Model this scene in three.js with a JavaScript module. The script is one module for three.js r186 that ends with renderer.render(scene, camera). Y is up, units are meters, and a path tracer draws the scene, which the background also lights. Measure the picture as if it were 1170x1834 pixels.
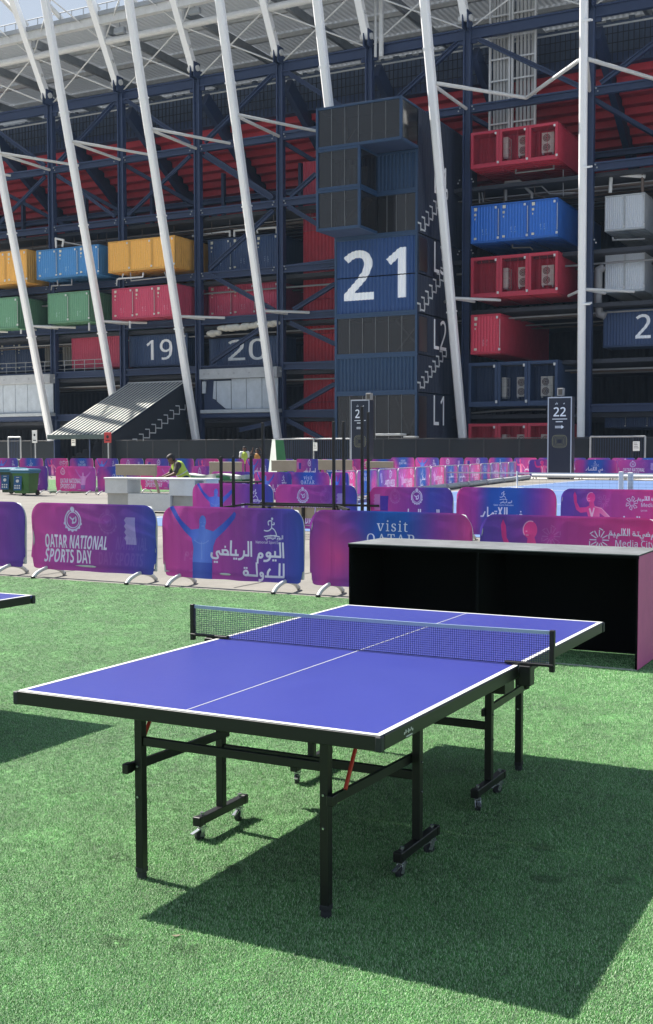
import * as THREE from 'three';
import { mergeGeometries } from 'three/addons/utils/BufferGeometryUtils.js';
import { RoundedBoxGeometry } from 'three/addons/geometries/RoundedBoxGeometry.js';
import { MarchingCubes } from 'three/addons/objects/MarchingCubes.js';

// ---------------------------------------------------------------- camera, sky, sun, exposure
const scene = new THREE.Scene();
const FL = 2067.0158, EYE = new THREE.Vector3(2.3185, 1.6687, 4.6513);
const camera = new THREE.PerspectiveCamera(2 * Math.atan(917 / FL) * 180 / Math.PI, 653 / 1024, 0.1, 3000);
camera.position.copy(EYE);
camera.rotation.order = 'YXZ';
camera.rotation.set(-0.0583, 0.4803, -0.0012);
camera.setViewOffset(1170, 1834, -20.04, -10.21, 1170, 1834);
scene.add(camera);

const SUN = new THREE.Vector3(-0.66, 0.76, -0.045).normalize();
{ // hazy desert sky: pale at the horizon, blue-grey higher up, a wide glow around the sun
  const W = 512, H = 256, d = new Float32Array(W * H * 4), lo = [0.265, 0.28, 0.3], mid = [0.158, 0.197, 0.255], hi = [0.098, 0.146, 0.238], mix = (a, b, t) => a.map((x, k) => x + (b[k] - x) * t);
  for (let r = 0; r < H; r++) for (let c = 0; c < W; c++) {
    const up = ((r + 0.5) / H - 0.5) * Math.PI, az = ((c + 0.5) / W - 0.5) * 2 * Math.PI, y = Math.sin(up), cs = Math.cos(az) * Math.cos(up) * SUN.x + y * SUN.y + Math.sin(az) * Math.cos(up) * SUN.z;
    const e = Math.max(0, y), base = e < 0.42 ? mix(lo, mid, Math.pow(e / 0.42, 0.7)) : mix(mid, hi, (e - 0.42) / 0.58), g = 0.4 * Math.exp(-Math.acos(Math.min(1, cs)) / 0.22) + 0.075 * Math.exp(-Math.acos(Math.min(1, cs)) / 0.8);
    for (let k = 0; k < 3; k++) d[(r * W + c) * 4 + k] = y < -0.01 ? [0.2, 0.19, 0.17][k] : base[k] + g * [1, 0.96, 0.9][k];
    d[(r * W + c) * 4 + 3] = 1;
  }
  const t = new THREE.DataTexture(d, W, H, THREE.RGBAFormat, THREE.FloatType);
  t.mapping = THREE.EquirectangularReflectionMapping; t.magFilter = THREE.LinearFilter; t.needsUpdate = true;
  scene.background = t; scene.environment = t;
}
const sun = new THREE.DirectionalLight(new THREE.Color(1, 0.95, 0.87), 4.8);
sun.name = 'sun';
sun.position.copy(SUN).multiplyScalar(120).add(new THREE.Vector3(-20, 0, -35));
sun.target.position.set(-20, 0, -35);
sun.castShadow = true;
sun.shadow.mapSize.set(4096, 4096);
Object.assign(sun.shadow.camera, { left: -90, right: 90, top: 90, bottom: -90, near: 1, far: 300 });
scene.add(sun, sun.target);

const renderer = new THREE.WebGLRenderer({ antialias: true });
renderer.toneMapping = THREE.LinearToneMapping;
renderer.toneMappingExposure = 2.65;
renderer.shadowMap.enabled = true;

// ---------------------------------------------------------------- helpers
let seedState = 12345;
const rnd = () => { seedState = (seedState + 0x6d2b79f5) | 0; let t = Math.imul(seedState ^ (seedState >>> 15), 1 | seedState); t = (t + Math.imul(t ^ (t >>> 7), 61 | t)) ^ t; return ((t ^ (t >>> 14)) >>> 0) / 4294967296; };
const rr = (a, b) => a + (b - a) * rnd();
const V = (x, y, z) => new THREE.Vector3(x, y, z);
// a point of the photograph on a vertical plane of the place (z, or x, constant), or at height h: [x, y, z]
const camQ = new THREE.Quaternion().setFromEuler(new THREE.Euler(-0.0583, 0.4803, -0.0012, 'YXZ'));
const ray = (u, v) => V((u - 605.04) / FL, -(v - 927.21) / FL, -1).applyQuaternion(camQ);
const onZ = (u, v, z) => { const d = ray(u, v); return EYE.clone().addScaledVector(d, (z - EYE.z) / d.z); };
const onX = (u, v, x) => { const d = ray(u, v); return EYE.clone().addScaledVector(d, (x - EYE.x) / d.x); };
const onH = (u, v, h) => { const d = ray(u, v); return EYE.clone().addScaledVector(d, (h - EYE.y) / d.y); };

const used = new Map();
const numbered = (n) => { const k = used.get(n) ?? 0; used.set(n, k + 1); return k ? n + '_' + String(k).padStart(3, '0') : n; };
function thing(name, label, category, pos = [0, 0, 0], turn = 0, group) {
  const o = new THREE.Group();
  o.name = numbered(name);
  o.position.set(...pos); o.rotation.y = turn;
  o.userData = { label, category };
  if (group) o.userData.group = group;
  scene.add(o);
  return o;
}
function copy(src, label, pos, turn, group) {
  const o = src.clone();
  o.name = numbered(src.name.replace(/_\d+$/, ''));
  if (pos) o.position.set(...pos);
  if (turn !== undefined) o.rotation.y = turn;
  o.userData = { ...src.userData, label };
  if (group) o.userData.group = group;
  scene.add(o);
  return o;
}
function boxUV(g, s = 1) {
  const p = g.attributes.position, n = g.attributes.normal, uv = new Float32Array(p.count * 2);
  for (let i = 0; i < p.count; i++) {
    const ax = Math.abs(n.getX(i)), ay = Math.abs(n.getY(i)), az = Math.abs(n.getZ(i));
    const x = p.getX(i), y = p.getY(i), z = p.getZ(i);
    uv[2 * i] = (ax > ay && ax > az ? z : x) * s;
    uv[2 * i + 1] = (ay >= ax && ay >= az ? z : y) * s;
  }
  g.setAttribute('uv', new THREE.BufferAttribute(uv, 2));
  return g;
}
const merge = (gs) => { const a = [].concat(gs).map((g) => { const h = g.index ? g.toNonIndexed() : g; for (const k of Object.keys(h.attributes)) if (!['position', 'normal', 'uv'].includes(k)) h.deleteAttribute(k); return h; }); return a.length === 1 ? a[0] : mergeGeometries(a); };
function part(name, gs, mat, parent, keepUV) {
  const g = merge(gs);
  if (!keepUV) boxUV(g);
  const m = new THREE.Mesh(g, mat);
  m.name = name; m.castShadow = m.receiveShadow = true;
  (parent ?? scene).add(m);
  return m;
}
const share = (name, src, parent, pos) => { const m = new THREE.Mesh(src.geometry, src.material); m.name = name; m.castShadow = m.receiveShadow = true; if (pos) m.position.set(...pos); parent.add(m); return m; };
function structure(name, g, mat) { const m = part(name, g, mat, scene, true); m.name = numbered(name); m.userData.kind = 'structure'; return m; }
const tag = (m, label, category, group) => { m.name = numbered(m.name); m.userData = { label, category }; if (group) m.userData.group = group; return m; };
const box = (x0, x1, y0, y1, z0, z1) => new THREE.BoxGeometry(Math.abs(x1 - x0), Math.abs(y1 - y0), Math.abs(z1 - z0)).translate((x0 + x1) / 2, (y0 + y1) / 2, (z0 + z1) / 2);
const rbox = (x0, x1, y0, y1, z0, z1, r = 0.01) => new RoundedBoxGeometry(Math.abs(x1 - x0), Math.abs(y1 - y0), Math.abs(z1 - z0), 2, r).translate((x0 + x1) / 2, (y0 + y1) / 2, (z0 + z1) / 2);
function beam(a, b, w, h, up = V(0, 1, 0)) {
  const d = b.clone().sub(a), L = d.length(); d.normalize();
  if (Math.abs(d.dot(up)) > 0.95) up = V(0, 0, 1);
  const x = new THREE.Vector3().crossVectors(up, d).normalize(), y = new THREE.Vector3().crossVectors(d, x);
  return new THREE.BoxGeometry(w, h, L).applyMatrix4(new THREE.Matrix4().makeBasis(x, y, d).setPosition(a.clone().add(b).multiplyScalar(0.5)));
}
// H section: two flanges and a web
function hbeam(a, b, w, h, t = 0.12, up) { const off = (s) => { const d = b.clone().sub(a).normalize(); let u = up ?? V(0, 1, 0); if (Math.abs(d.dot(u)) > 0.95) u = V(0, 0, 1); const x = new THREE.Vector3().crossVectors(u, d).normalize(), y = new THREE.Vector3().crossVectors(d, x); return y.multiplyScalar(s * (h - t) / 2); };
  return [1, -1].map((s) => beam(a.clone().add(off(s)), b.clone().add(off(s)), w, t, up)).concat(beam(a, b, t, h - 2 * t, up)); }
function rod(a, b, r, seg = 8) {
  const d = b.clone().sub(a), L = d.length();
  return new THREE.CylinderGeometry(r, r, L, seg).applyQuaternion(new THREE.Quaternion().setFromUnitVectors(V(0, 1, 0), d.normalize())).translate((a.x + b.x) / 2, (a.y + b.y) / 2, (a.z + b.z) / 2);
}
const pipe = (pts, r, seg = 6) => { const gs = []; for (let i = 0; i + 1 < pts.length; i++) gs.push(rod(pts[i], pts[i + 1], r, seg)); for (let i = 1; i + 1 < pts.length; i++) gs.push(new THREE.SphereGeometry(r, 8, 6).translate(pts[i].x, pts[i].y, pts[i].z)); return gs; };
const tubeOf = (pts, r, n = 40, seg = 8, closed = false) => new THREE.TubeGeometry(new THREE.CatmullRomCurve3(pts, closed, 'catmullrom', 0.5), n, r, seg, closed);
// corrugated sheet in the xy plane, lower left corner at the origin, ribs vertical, facing +z, uv 0..1 over the sheet
function corrugated(w, h, pitch = 0.28, depth = 0.036) {
  const n = Math.max(1, Math.round(w / pitch)), p = w / n, xs = [], zs = [];
  for (let i = 0; i < n; i++) for (const [f, z] of [[0, 0], [0.27, 0], [0.5, -depth], [0.77, -depth]]) { xs.push((i + f) * p); zs.push(z); }
  xs.push(w); zs.push(0);
  const pos = [], uv = [], nor = [];
  for (let i = 0; i + 1 < xs.length; i++) {
    const dx = xs[i + 1] - xs[i], dz = zs[i + 1] - zs[i], L = Math.hypot(dx, dz), nx = -dz / L, nz = dx / L;
    for (const [k, y] of [[0, 0], [1, 0], [1, h], [0, 0], [1, h], [0, h]]) { pos.push(xs[i + k], y, zs[i + k]); uv.push(xs[i + k] / w, y / h); nor.push(nx, 0, nz); }
  }
  const g = new THREE.BufferGeometry();
  g.setAttribute('position', new THREE.Float32BufferAttribute(pos, 3));
  g.setAttribute('normal', new THREE.Float32BufferAttribute(nor, 3));
  g.setAttribute('uv', new THREE.Float32BufferAttribute(uv, 2));
  return g;
}

// ---------------------------------------------------------------- procedural textures
function noiseGrid(n, cells, seed) {   // tileable value noise, n x n
  const s = seedState; seedState = seed;
  const v = Array.from({ length: cells * cells }, rnd); seedState = s;
  const out = new Float32Array(n * n), sm = (t) => t * t * (3 - 2 * t);
  for (let y = 0; y < n; y++) for (let x = 0; x < n; x++) {
    const fx = x / n * cells, fy = y / n * cells, ix = Math.floor(fx), iy = Math.floor(fy), tx = sm(fx - ix), ty = sm(fy - iy);
    const a = v[iy % cells * cells + ix % cells], b = v[iy % cells * cells + (ix + 1) % cells], c = v[(iy + 1) % cells * cells + ix % cells], d = v[(iy + 1) % cells * cells + (ix + 1) % cells];
    out[y * n + x] = (a * (1 - tx) + b * tx) * (1 - ty) + (c * (1 - tx) + d * tx) * ty;
  }
  return out;
}
function fbm(n, list, seed) { const o = new Float32Array(n * n); let tot = 0; for (const [c, w] of list) { const g = noiseGrid(n, c, seed += 77); for (let i = 0; i < o.length; i++) o[i] += g[i] * w; tot += w; } for (let i = 0; i < o.length; i++) o[i] /= tot; return o; }
function texFrom(n, f, srgb, repeat = 1) {
  const d = new Uint8Array(n * n * 4);
  for (let i = 0; i < n * n; i++) { const c = f(i, i % n, Math.floor(i / n)); d[4 * i] = c[0]; d[4 * i + 1] = c[1]; d[4 * i + 2] = c[2]; d[4 * i + 3] = 255; }
  const t = new THREE.DataTexture(d, n, n);
  t.wrapS = t.wrapT = THREE.RepeatWrapping; t.magFilter = THREE.LinearFilter; t.minFilter = THREE.LinearMipmapLinearFilter; t.generateMipmaps = true;
  if (srgb) t.colorSpace = THREE.SRGBColorSpace;
  t.repeat.set(repeat, repeat); t.needsUpdate = true;
  return t;
}
const clampB = (x) => Math.max(0, Math.min(255, x));
const grimeN = fbm(256, [[4, 1], [9, 0.7], [23, 0.5], [64, 0.4]], 11);
const grime = texFrom(256, (i) => { const v = clampB(222 + 40 * (grimeN[i] - 0.5)); return [v, v, v * 0.99]; }, true, 0.35);
const roughTex = texFrom(256, (i) => { const v = clampB(150 + 110 * (grimeN[i] - 0.3)); return [v, v, v]; }, false, 0.35);
const canvasTex = (c) => { const t = new THREE.CanvasTexture(c); t.colorSpace = THREE.SRGBColorSpace; t.anisotropy = 8; return t; };
const canvas = (w, h) => { const c = document.createElement('canvas'); c.width = w; c.height = h; return [c, c.getContext('2d')]; };

const M = (r, g, b, rough = 0.6, o = {}) => new THREE.MeshStandardMaterial({ color: new THREE.Color().setRGB(r, g, b), roughness: rough, map: grime, side: THREE.DoubleSide, ...o });
const mat = {
  navy: M(0.022, 0.045, 0.12, 0.55), navyDeep: M(0.022, 0.045, 0.12, 0.6), dark: M(0.008, 0.011, 0.02, 0.8), white: M(0.8, 0.81, 0.82, 0.45), steel: M(0.84, 0.85, 0.86, 0.45, { map: null }),
  roofGrey: M(0.4, 0.43, 0.47, 0.6), red: M(0.55, 0.03, 0.05, 0.6), pipe: M(0.35, 0.35, 0.36, 0.5), pipeDim: M(0.16, 0.12, 0.1, 0.6), galv: M(0.45, 0.47, 0.5, 0.45, { metalness: 0.5 }),
  black: M(0.006, 0.006, 0.007, 0.6), plate: M(0.86, 0.83, 0.7, 0.6), cast: M(0.86, 0.87, 0.88, 0.5), aluminium: M(0.6, 0.62, 0.65, 0.45),
  acBody: M(0.72, 0.69, 0.64, 0.5), acFan: M(0.16, 0.12, 0.11, 0.7), beige: M(0.5, 0.42, 0.32, 0.8), whiteBoard: M(0.86, 0.87, 0.86, 0.45), skin: M(0.16, 0.075, 0.045, 0.6), hair: M(0.012, 0.01, 0.01, 0.7),
  vest: M(0.62, 0.78, 0.1, 0.7), vestOrange: M(0.75, 0.35, 0.08, 0.7), tape: M(0.75, 0.77, 0.75, 0.35), shirt: M(0.06, 0.045, 0.045, 0.85), trousers: M(0.05, 0.06, 0.09, 0.85),
  roadGrey: M(0.4, 0.39, 0.37, 0.9),
};
const smoked = new THREE.MeshPhysicalMaterial({ color: new THREE.Color().setRGB(0.14, 0.125, 0.12), roughness: 0.12, transmission: 0.92, thickness: 0, side: THREE.DoubleSide });
const scrim = new THREE.MeshStandardMaterial({ color: new THREE.Color().setRGB(0.008, 0.012, 0.016), roughness: 0.9, transparent: true, opacity: 0.96, side: THREE.DoubleSide });

// ---------------------------------------------------------------- ground
{
  const nA = fbm(1024, [[6, 0.7], [17, 0.5], [60, 0.6], [200, 0.9], [512, 1.6]], 5), nB = fbm(1024, [[5, 1], [13, 0.6], [40, 0.4]], 41);
  const t = texFrom(1024, (i) => { const v = nA[i] - 0.5, p = nB[i] - 0.5; const k = 1 + v * 1.5 + p * 0.35; return [clampB(68 * k + 3), clampB(112 * k), clampB(62 * k)]; }, true, 1);
  const b = texFrom(1024, (i) => { const v = clampB(nA[i] * 255); return [v, v, v]; }, false, 1);
  const turfMat = new THREE.MeshStandardMaterial({ map: t, bumpMap: b, bumpScale: 0.02, roughness: 0.75, side: THREE.DoubleSide });
  const slab = (x0, x1, z0, z1, y, s = 0.6) => { const g = new THREE.PlaneGeometry(x1 - x0, z1 - z0).rotateX(-Math.PI / 2).translate((x0 + x1) / 2, y, (z0 + z1) / 2); const p = g.attributes.position, uv = g.attributes.uv; for (let i = 0; i < p.count; i++) uv.setXY(i, p.getX(i) * s, p.getZ(i) * s); return g; };
  // paved yard to the horizon
  const nP = fbm(1024, [[3, 1], [8, 0.8], [30, 0.5], [150, 0.4], [400, 0.4]], 91);
  const paveTex = texFrom(1024, (i) => { const v = nP[i] - 0.5; const k = 1 + v * 0.4; return [clampB(112 * k), clampB(109 * k), clampB(103 * k)]; }, true, 1);
  structure('ground', slab(-900, 900, -900, 300, -0.008, 0.12), new THREE.MeshStandardMaterial({ map: paveTex, roughness: 0.9, side: THREE.DoubleSide }));
  structure('plaza', slab(-300, 300, -99, -61.5, -0.004, 0.12), new THREE.MeshStandardMaterial({ map: texFrom(512, (i) => { const k = 1 + (nP[(i % 512) * 2 + Math.floor(i / 512) * 2048] - 0.5) * 0.3; return [clampB(236 * k), clampB(230 * k), clampB(218 * k)]; }, true, 1), roughness: 0.9, side: THREE.DoubleSide }));
  structure('turf', slab(-30, 12, -6.86, 9, 0.004), turfMat);
  structure('turf', slab(-60, -25.5, -47, -33.5, 0.003), turfMat);
  const courtTex = texFrom(1024, (i) => { const k = 1 + (nP[i] - 0.5) * 0.16; return [clampB(78 * k), clampB(104 * k), clampB(146 * k)]; }, true, 1);
  structure('sport_court', slab(-15.2, 26, -58.5, -16.2, 0.0, 0.12), new THREE.MeshStandardMaterial({ map: courtTex, roughness: 0.7, side: THREE.DoubleSide }));
  for (const [x0, x1, z0, z1] of [[-15, 20, -42.1, -41.95], [-15.0, -14.9, -58, -17], [-12, 20, -30.1, -30]]) structure('court_line', slab(x0, x1, z0, z1, 0.004, 0.3), mat.white);
  const seam = [];
  for (const x of [-11.2, -8.4, -5.3]) seam.push(slab(x, x + 0.02, -14, -7.2, -0.003, 1));
  structure('paving_joint', seam, mat.dark);

  // single blades of the artificial turf nearest the camera
  const blade = (x, z, a, h, lean, w) => {
    const c = Math.cos(a), s = Math.sin(a), pts = [];
    const at = (k, side) => [x + c * lean * k * k - s * side * w * (1 - k * 0.8), h * k * (1 - 0.2 * k * (lean / h)), z + s * lean * k * k + c * side * w * (1 - k * 0.8)];
    for (const [k0, k1] of [[0, 0.55], [0.55, 1]]) { const A = at(k0, -1), B = at(k0, 1), C = at(k1, 1), D = at(k1, -1); pts.push(...A, ...B, ...C, ...A, ...C, ...D); }
    return pts;
  };
  const tuft = [], tint = [];
  for (let i = 0; i < 9; i++) {
    tuft.push(...blade(rr(-0.009, 0.009), rr(-0.009, 0.009), rr(0, 6.28), rr(0.005, 0.011), rr(0.001, 0.007), 0.0009));
    const k = rr(0.6, 1.2), c = i % 3 === 1 ? [0.43, 0.56, 0.36] : [0.094 * k, 0.315 * k, 0.07 * k];
    for (let j = 0; j < 12; j++) tint.push(...c);
  }
  const tg = new THREE.BufferGeometry();
  tg.setAttribute('position', new THREE.Float32BufferAttribute(tuft, 3));
  tg.setAttribute('color', new THREE.Float32BufferAttribute(tint, 3));
  tg.computeVertexNormals();
  const spots = [];
  const near = 960000;
  while (spots.length < near) {
    const x = rr(-9.8, 6), z = rr(-6.84, 4.4), d = Math.hypot(x - EYE.x, z - EYE.z);
    if (d < 1.2 || rnd() > Math.pow(2.6 / Math.max(2.6, d), 1.35)) continue;
    const ang = Math.atan2(-(x - EYE.x), -(z - EYE.z));
    if ((ang < 0.1 || ang > 0.86) && rnd() > 0.3) continue;
    spots.push(x, z);
  }
  const N = spots.length / 2, worn = [[970, 1520], [978, 1577], [1118, 1580], [335, 1703], [205, 1690], [410, 1560], [210, 1540], [1060, 1300], [260, 1410], [120, 1420]].map(([u, v]) => { const q = onH(u, v, 0); return [q.x, q.z]; });
  const im = new THREE.InstancedMesh(tg, new THREE.MeshStandardMaterial({ color: 0xffffff, vertexColors: true, roughness: 0.55, side: THREE.DoubleSide }), N);
  const o = new THREE.Object3D(), col = new THREE.Color(), patch = (x, z) => { const u = ((Math.floor((x * 0.11 % 1 + 1) % 1 * 1024)) + 1024 * Math.floor((z * 0.11 % 1 + 1) % 1 * 1024)); return nB[u]; };
  for (let i = 0; i < N; i++) {
    const x = spots[2 * i], z = spots[2 * i + 1], p = patch(x, z) - 0.5, q = nA[((Math.floor(x * 210) % 1024 + 1024) % 1024) + 1024 * ((Math.floor(z * 210) % 1024 + 1024) % 1024)] - 0.5, k = rr(0.75, 1.2) * (1 + p * 0.55) * (1 + q * 0.8);
    o.position.set(x, 0.003, z); o.rotation.y = rr(0, 6.28); let s = rr(0.8, 1.2) * (1 + p * 0.3); let dirt = 1; for (const [px, pz] of worn) if (Math.hypot((x - px) / 1.3, z - pz) < 0.05 + 0.04 * q + 0.03 * p) dirt = 0.55; o.scale.set(s, s, s); o.updateMatrix(); im.setMatrixAt(i, o.matrix);
    col.setRGB(k * dirt * 1.1, k * dirt * 1.12, k * dirt * 1.1);
    im.setColorAt(i, col);
  }
  im.name = 'turf_blades'; im.castShadow = im.receiveShadow = true;
  im.userData = { kind: 'stuff', label: 'short green artificial turf blades around the table tennis table', category: 'turf' };
  scene.add(im);
}
// ---------------------------------------------------------------- stadium: navy frame, white raking columns, red stand, roof
const ZF = -80, CX = [-96.6, -88.35, -80.1, -71.8, -63.65, -55.4, -47.1, -38.85, -30.5, -20.95, -11.6, -3.3];
const LV = [33.4, 27.75, 22.3, onZ(505, 483, ZF).y, onZ(505, 567, ZF).y, onZ(510, 656, ZF).y, onZ(510, 741, ZF).y];
const stadium = thing('stadium', 'large stadium of navy steel frames and leaning white columns behind everything', 'stadium', [0, 0, 0]);
const lean = (h) => -80 + 0.255 * h;
{
  const S = stadium, T0 = 33.4;
  for (const x of CX) {
    const c = part('frame_column', hbeam(V(x, 0, ZF), V(x, T0 + 0.9, ZF), 0.5, 0.62, 0.13, V(1, 0, 0)), mat.navy, S);
    part('gusset', [box(x - 0.75, x + 0.75, T0 - 0.75, T0 + 0.55, ZF - 0.08, ZF + 0.08), box(x - 0.12, x - 0.04, T0 + 0.2, T0 + 1.5, ZF + 0.1, ZF + 1.0), box(x + 0.28, x + 0.36, T0 + 0.2, T0 + 1.5, ZF + 0.1, ZF + 1.0)], mat.navyDeep, c);
    part('bolt', [27.75, 22.3, 16.9].flatMap((y) => [[-0.5, 0.1], [0.5, 0.1], [-0.62, -0.12], [0.62, -0.12]].map(([dx, dy]) => box(x + dx - 0.05, x + dx + 0.05, y + dy - 0.05, y + dy + 0.05, ZF + 0.3, ZF + 0.36))), mat.galv, c).userData.kind = 'stuff';
  }
  for (let i = 0; i + 1 < CX.length; i++) {
    const a = CX[i] + 0.32, b = CX[i + 1] - 0.32, skipLow = CX[i] > -36;
    LV.forEach((y, k) => {
      if (i === 7 && k > 1) return;           // the stair tower stands here
      if ((i === 8 && k > 1) || (i > 8 && k > 2 && k !== 6)) return;   // here the containers fill the bay
      const w = k === 0 ? 0.85 : 0.6;
      part('frame_beam', hbeam(V(a, y, ZF), V(b, y, ZF), 0.42, w, 0.12), mat.navy, S);
    });
  }
  // braces: from even joints at the top down to odd ones, and so on
  const J = (i, k) => V(CX[i], LV[k], ZF + 0.05), br = (a, b, w = 0.34) => { const d = b.clone().sub(a).normalize(); part('brace', hbeam(a.clone().addScaledVector(d, 0.9), b.clone().addScaledVector(d, -0.9), w, w, 0.08), mat.navy, S); };
  for (const [e, o] of [[4, 3], [4, 5], [6, 5], [6, 7], [8, 9], [10, 9], [2, 3], [2, 1], [8, 7]]) br(J(e, 0), J(o, 1));
  for (const [e, o] of [[5, 6], [5, 4], [3, 4], [3, 2]]) br(J(e, 1), J(o, 2), e === 5 && o === 6 ? 0.5 : 0.26);
  for (const pts of [[490, 377, 376, 482], [378, 492, 492, 556], [468, 588, 380, 648], [520, 352, 566, 312], [516, 369, 580, 409], [526, 555, 600, 509], [520, 578, 600, 616], [520, 733, 600, 688], [515, 752, 578, 786], [430, 770, 488, 757]])
    part('brace', hbeam(onZ(pts[0], pts[1], ZF + 0.1), onZ(pts[2], pts[3], ZF + 0.1), 0.3, 0.36, 0.08), mat.navy, S);
  // beams between column line and tower
  for (const [u0, v0, u1, v1] of [[505, 362, 604, 350], [505, 483, 604, 470], [505, 567, 604, 562], [510, 655, 604, 655], [510, 741, 604, 741], [505, 243, 604, 228]])
    part('frame_beam', hbeam(onZ(u0, v0, ZF + 0.02), onZ(u1, v1, ZF + 0.02), 0.4, 0.6, 0.12), mat.navy, S);

  // white raking columns, struts to the frame and ties
  const apexH = (0.8 * 33.4 / 1) , meet = (() => { const k = 1 / 1.75; return (k * T0) / (k - 0.255); })();
  CX.forEach((x, i) => {
    if (i < 1) return;
    const h0 = i === 7 ? 27.0 : 2.6;
    const top = Math.min(meet, 58), tilt = i > 8 ? 0.06 : 0;
    const a = V(x - (i > 8 ? 0.25 : 0), h0, lean(h0)), b = V(x + tilt * top, top, lean(top));
    const ch = 0.12, w = i > 8 ? 0.26 : 0.31, sh = new THREE.Shape([[-w, -w + ch], [-w + ch, -w], [w - ch, -w], [w, -w + ch], [w, w - ch], [w - ch, w], [-w + ch, w], [-w, w - ch]].map((p) => new THREE.Vector2(...p)));
    const L = b.distanceTo(a), g = new THREE.ExtrudeGeometry(sh, { depth: L, bevelEnabled: false });
    const d = b.clone().sub(a).normalize(), X = V(1, 0, 0), Y = new THREE.Vector3().crossVectors(d, X);
    g.applyMatrix4(new THREE.Matrix4().makeBasis(X, Y, d).setPosition(a));
    const rc = part('raking_column', g, mat.steel, S);
    if (i !== 7) part('column_shoe', [box(x - 0.55, x + 0.55, 0, 1.2, -80.4, -79.1), beam(V(x, 0.6, lean(0.6)), V(x, 2.62, lean(2.62)), 0.78, 0.78)], mat.navyDeep, rc);
    // joints along the column
    part('splice_ring', [12, 21, 30].filter((h) => h > h0).map((h) => beam(V(x + tilt * h, h, lean(h)), V(x + tilt * h, h + 0.12, lean(h + 0.12)), 0.65, 0.65)), mat.steel, rc).userData.kind = 'stuff';
    const sEnd = Math.min(58, meet), zz = (h) => ZF + (h - T0) / 1.75;
    const st = part('roof_strut', [beam(V(x, T0 + 0.9, zz(T0 + 0.9)), V(x + tilt * 0.5 * (sEnd - T0), sEnd, zz(sEnd)), 0.56, 0.56)], mat.steel, S);
    part('pin_joint', [rod(V(x - 0.5, T0 + 1.0, zz(T0 + 1)), V(x + 0.5, T0 + 1.0, zz(T0 + 1)), 0.26), rod(V(x - 0.36, T0 + 2.6, zz(T0 + 2.6)), V(x + 0.36, T0 + 2.6, zz(T0 + 2.6)), 0.16)], mat.white, st).userData.kind = 'stuff';
    if (i !== 7) part('tie', rod(V(x + tilt * 27.75, 27.75, lean(27.75)), V(x, 27.75, ZF + 0.3), 0.13), mat.white, S);
    if (i + 1 < CX.length && i !== 7) {
      const n = CX[i + 1], mid = V((x + n) / 2, 27.9, ZF + 0.3);
      if (i < 7) part('tie', rod(V(x + 0.3, 27.75, lean(27.75)), V(x + (n - x) * 0.42, 27.75, ZF + 0.3), 0.12), mat.white, S);
      else { const tx = (j) => CX[j] + (j > 8 ? 0.06 * 27.75 - 0.25 : 0); part('tie', rod(V(tx(i) + 0.3, 27.75, lean(27.75)), mid, 0.14), mat.white, S); part('tie', rod(V(tx(i + 1) - 0.3, 27.75, lean(27.75)), mid, 0.14), mat.white, S); }
    }
    // low ties at the second level
    const y2 = LV[4] + 0.15;
    if (i !== 7) { const xt = x + tilt * y2 * 0.7; part('tie', rod(V(xt, y2, lean(y2)), V(xt + 2.9, y2, ZF + 0.4), 0.11), mat.white, S); part('tie', rod(V(xt, y2, lean(y2)), V(xt - 1.9, y2, ZF + 0.4), 0.11), mat.white, S); part('tie', rod(V(xt, y2, lean(y2)), V(xt + 0.8, y2, ZF + 0.4), 0.1), mat.white, S); }
  });
  // white X rods and the two edge beams of the roof
  const node = (i) => V(CX[i], 37.45, -77.7);
  for (let i = 1; i + 1 < CX.length; i++) {
    part('cross_rod', rod(node(i), V(CX[i + 1] - 0.4, T0 + 0.5, ZF + 0.1), 0.07, 6), mat.white, S);
    part('cross_rod', rod(node(i + 1), V(CX[i] + 0.4, T0 + 0.5, ZF + 0.1), 0.07, 6), mat.white, S);
    part('cross_rod', rod(node(i), V(CX[i + 1] - 0.4, 44.5, -73.6), 0.06, 6), mat.white, S);
    part('cross_rod', rod(node(i + 1), V(CX[i] + 0.4, 44.5, -73.6), 0.06, 6), mat.white, S);
  }
  for (const [u, v] of [[58, 82], [349, 20], [215, 55]]) { const p = onZ(u, v, -77.4); part('floodlight', [rbox(p.x - 0.55, p.x + 0.55, p.y - 0.25, p.y + 0.25, -77.6, -77.2, 0.05), rod(V(p.x, p.y + 0.25, -77.4), V(p.x, 39.1, -77.2), 0.06)], mat.roofGrey, S); }
  part('roof_beam', rod(V(-110, 37.45, -77.75), V(8, 37.45, -77.75), 0.3, 12), mat.white, S);
  part('roof_beam', beam(V(-110, 39.0, -77), V(8, 39.0, -77), 0.5, 0.7), mat.white, S);
  part('gutter', [beam(V(-110, 39.5, -76.7), V(8, 39.5, -76.7), 0.3, 0.35), rod(V(-110, 40.3, -76.7), V(8, 40.3, -76.7), 0.05), ...Array.from({ length: 90 }, (_, k) => box(-108 + k * 1.3, -107.94 + k * 1.3, 39.5, 40.3, -76.73, -76.67))], mat.roofGrey, S);
  const roofSheet = new THREE.MeshPhysicalMaterial({ color: new THREE.Color().setRGB(0.42, 0.45, 0.48), roughness: 0.95, transmission: 0.07, thickness: 0, side: THREE.DoubleSide });
  const zr = [-77.3, -82.4, -87.6, -92.8, -98, -103.2, -108.4, -113.6];
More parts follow.
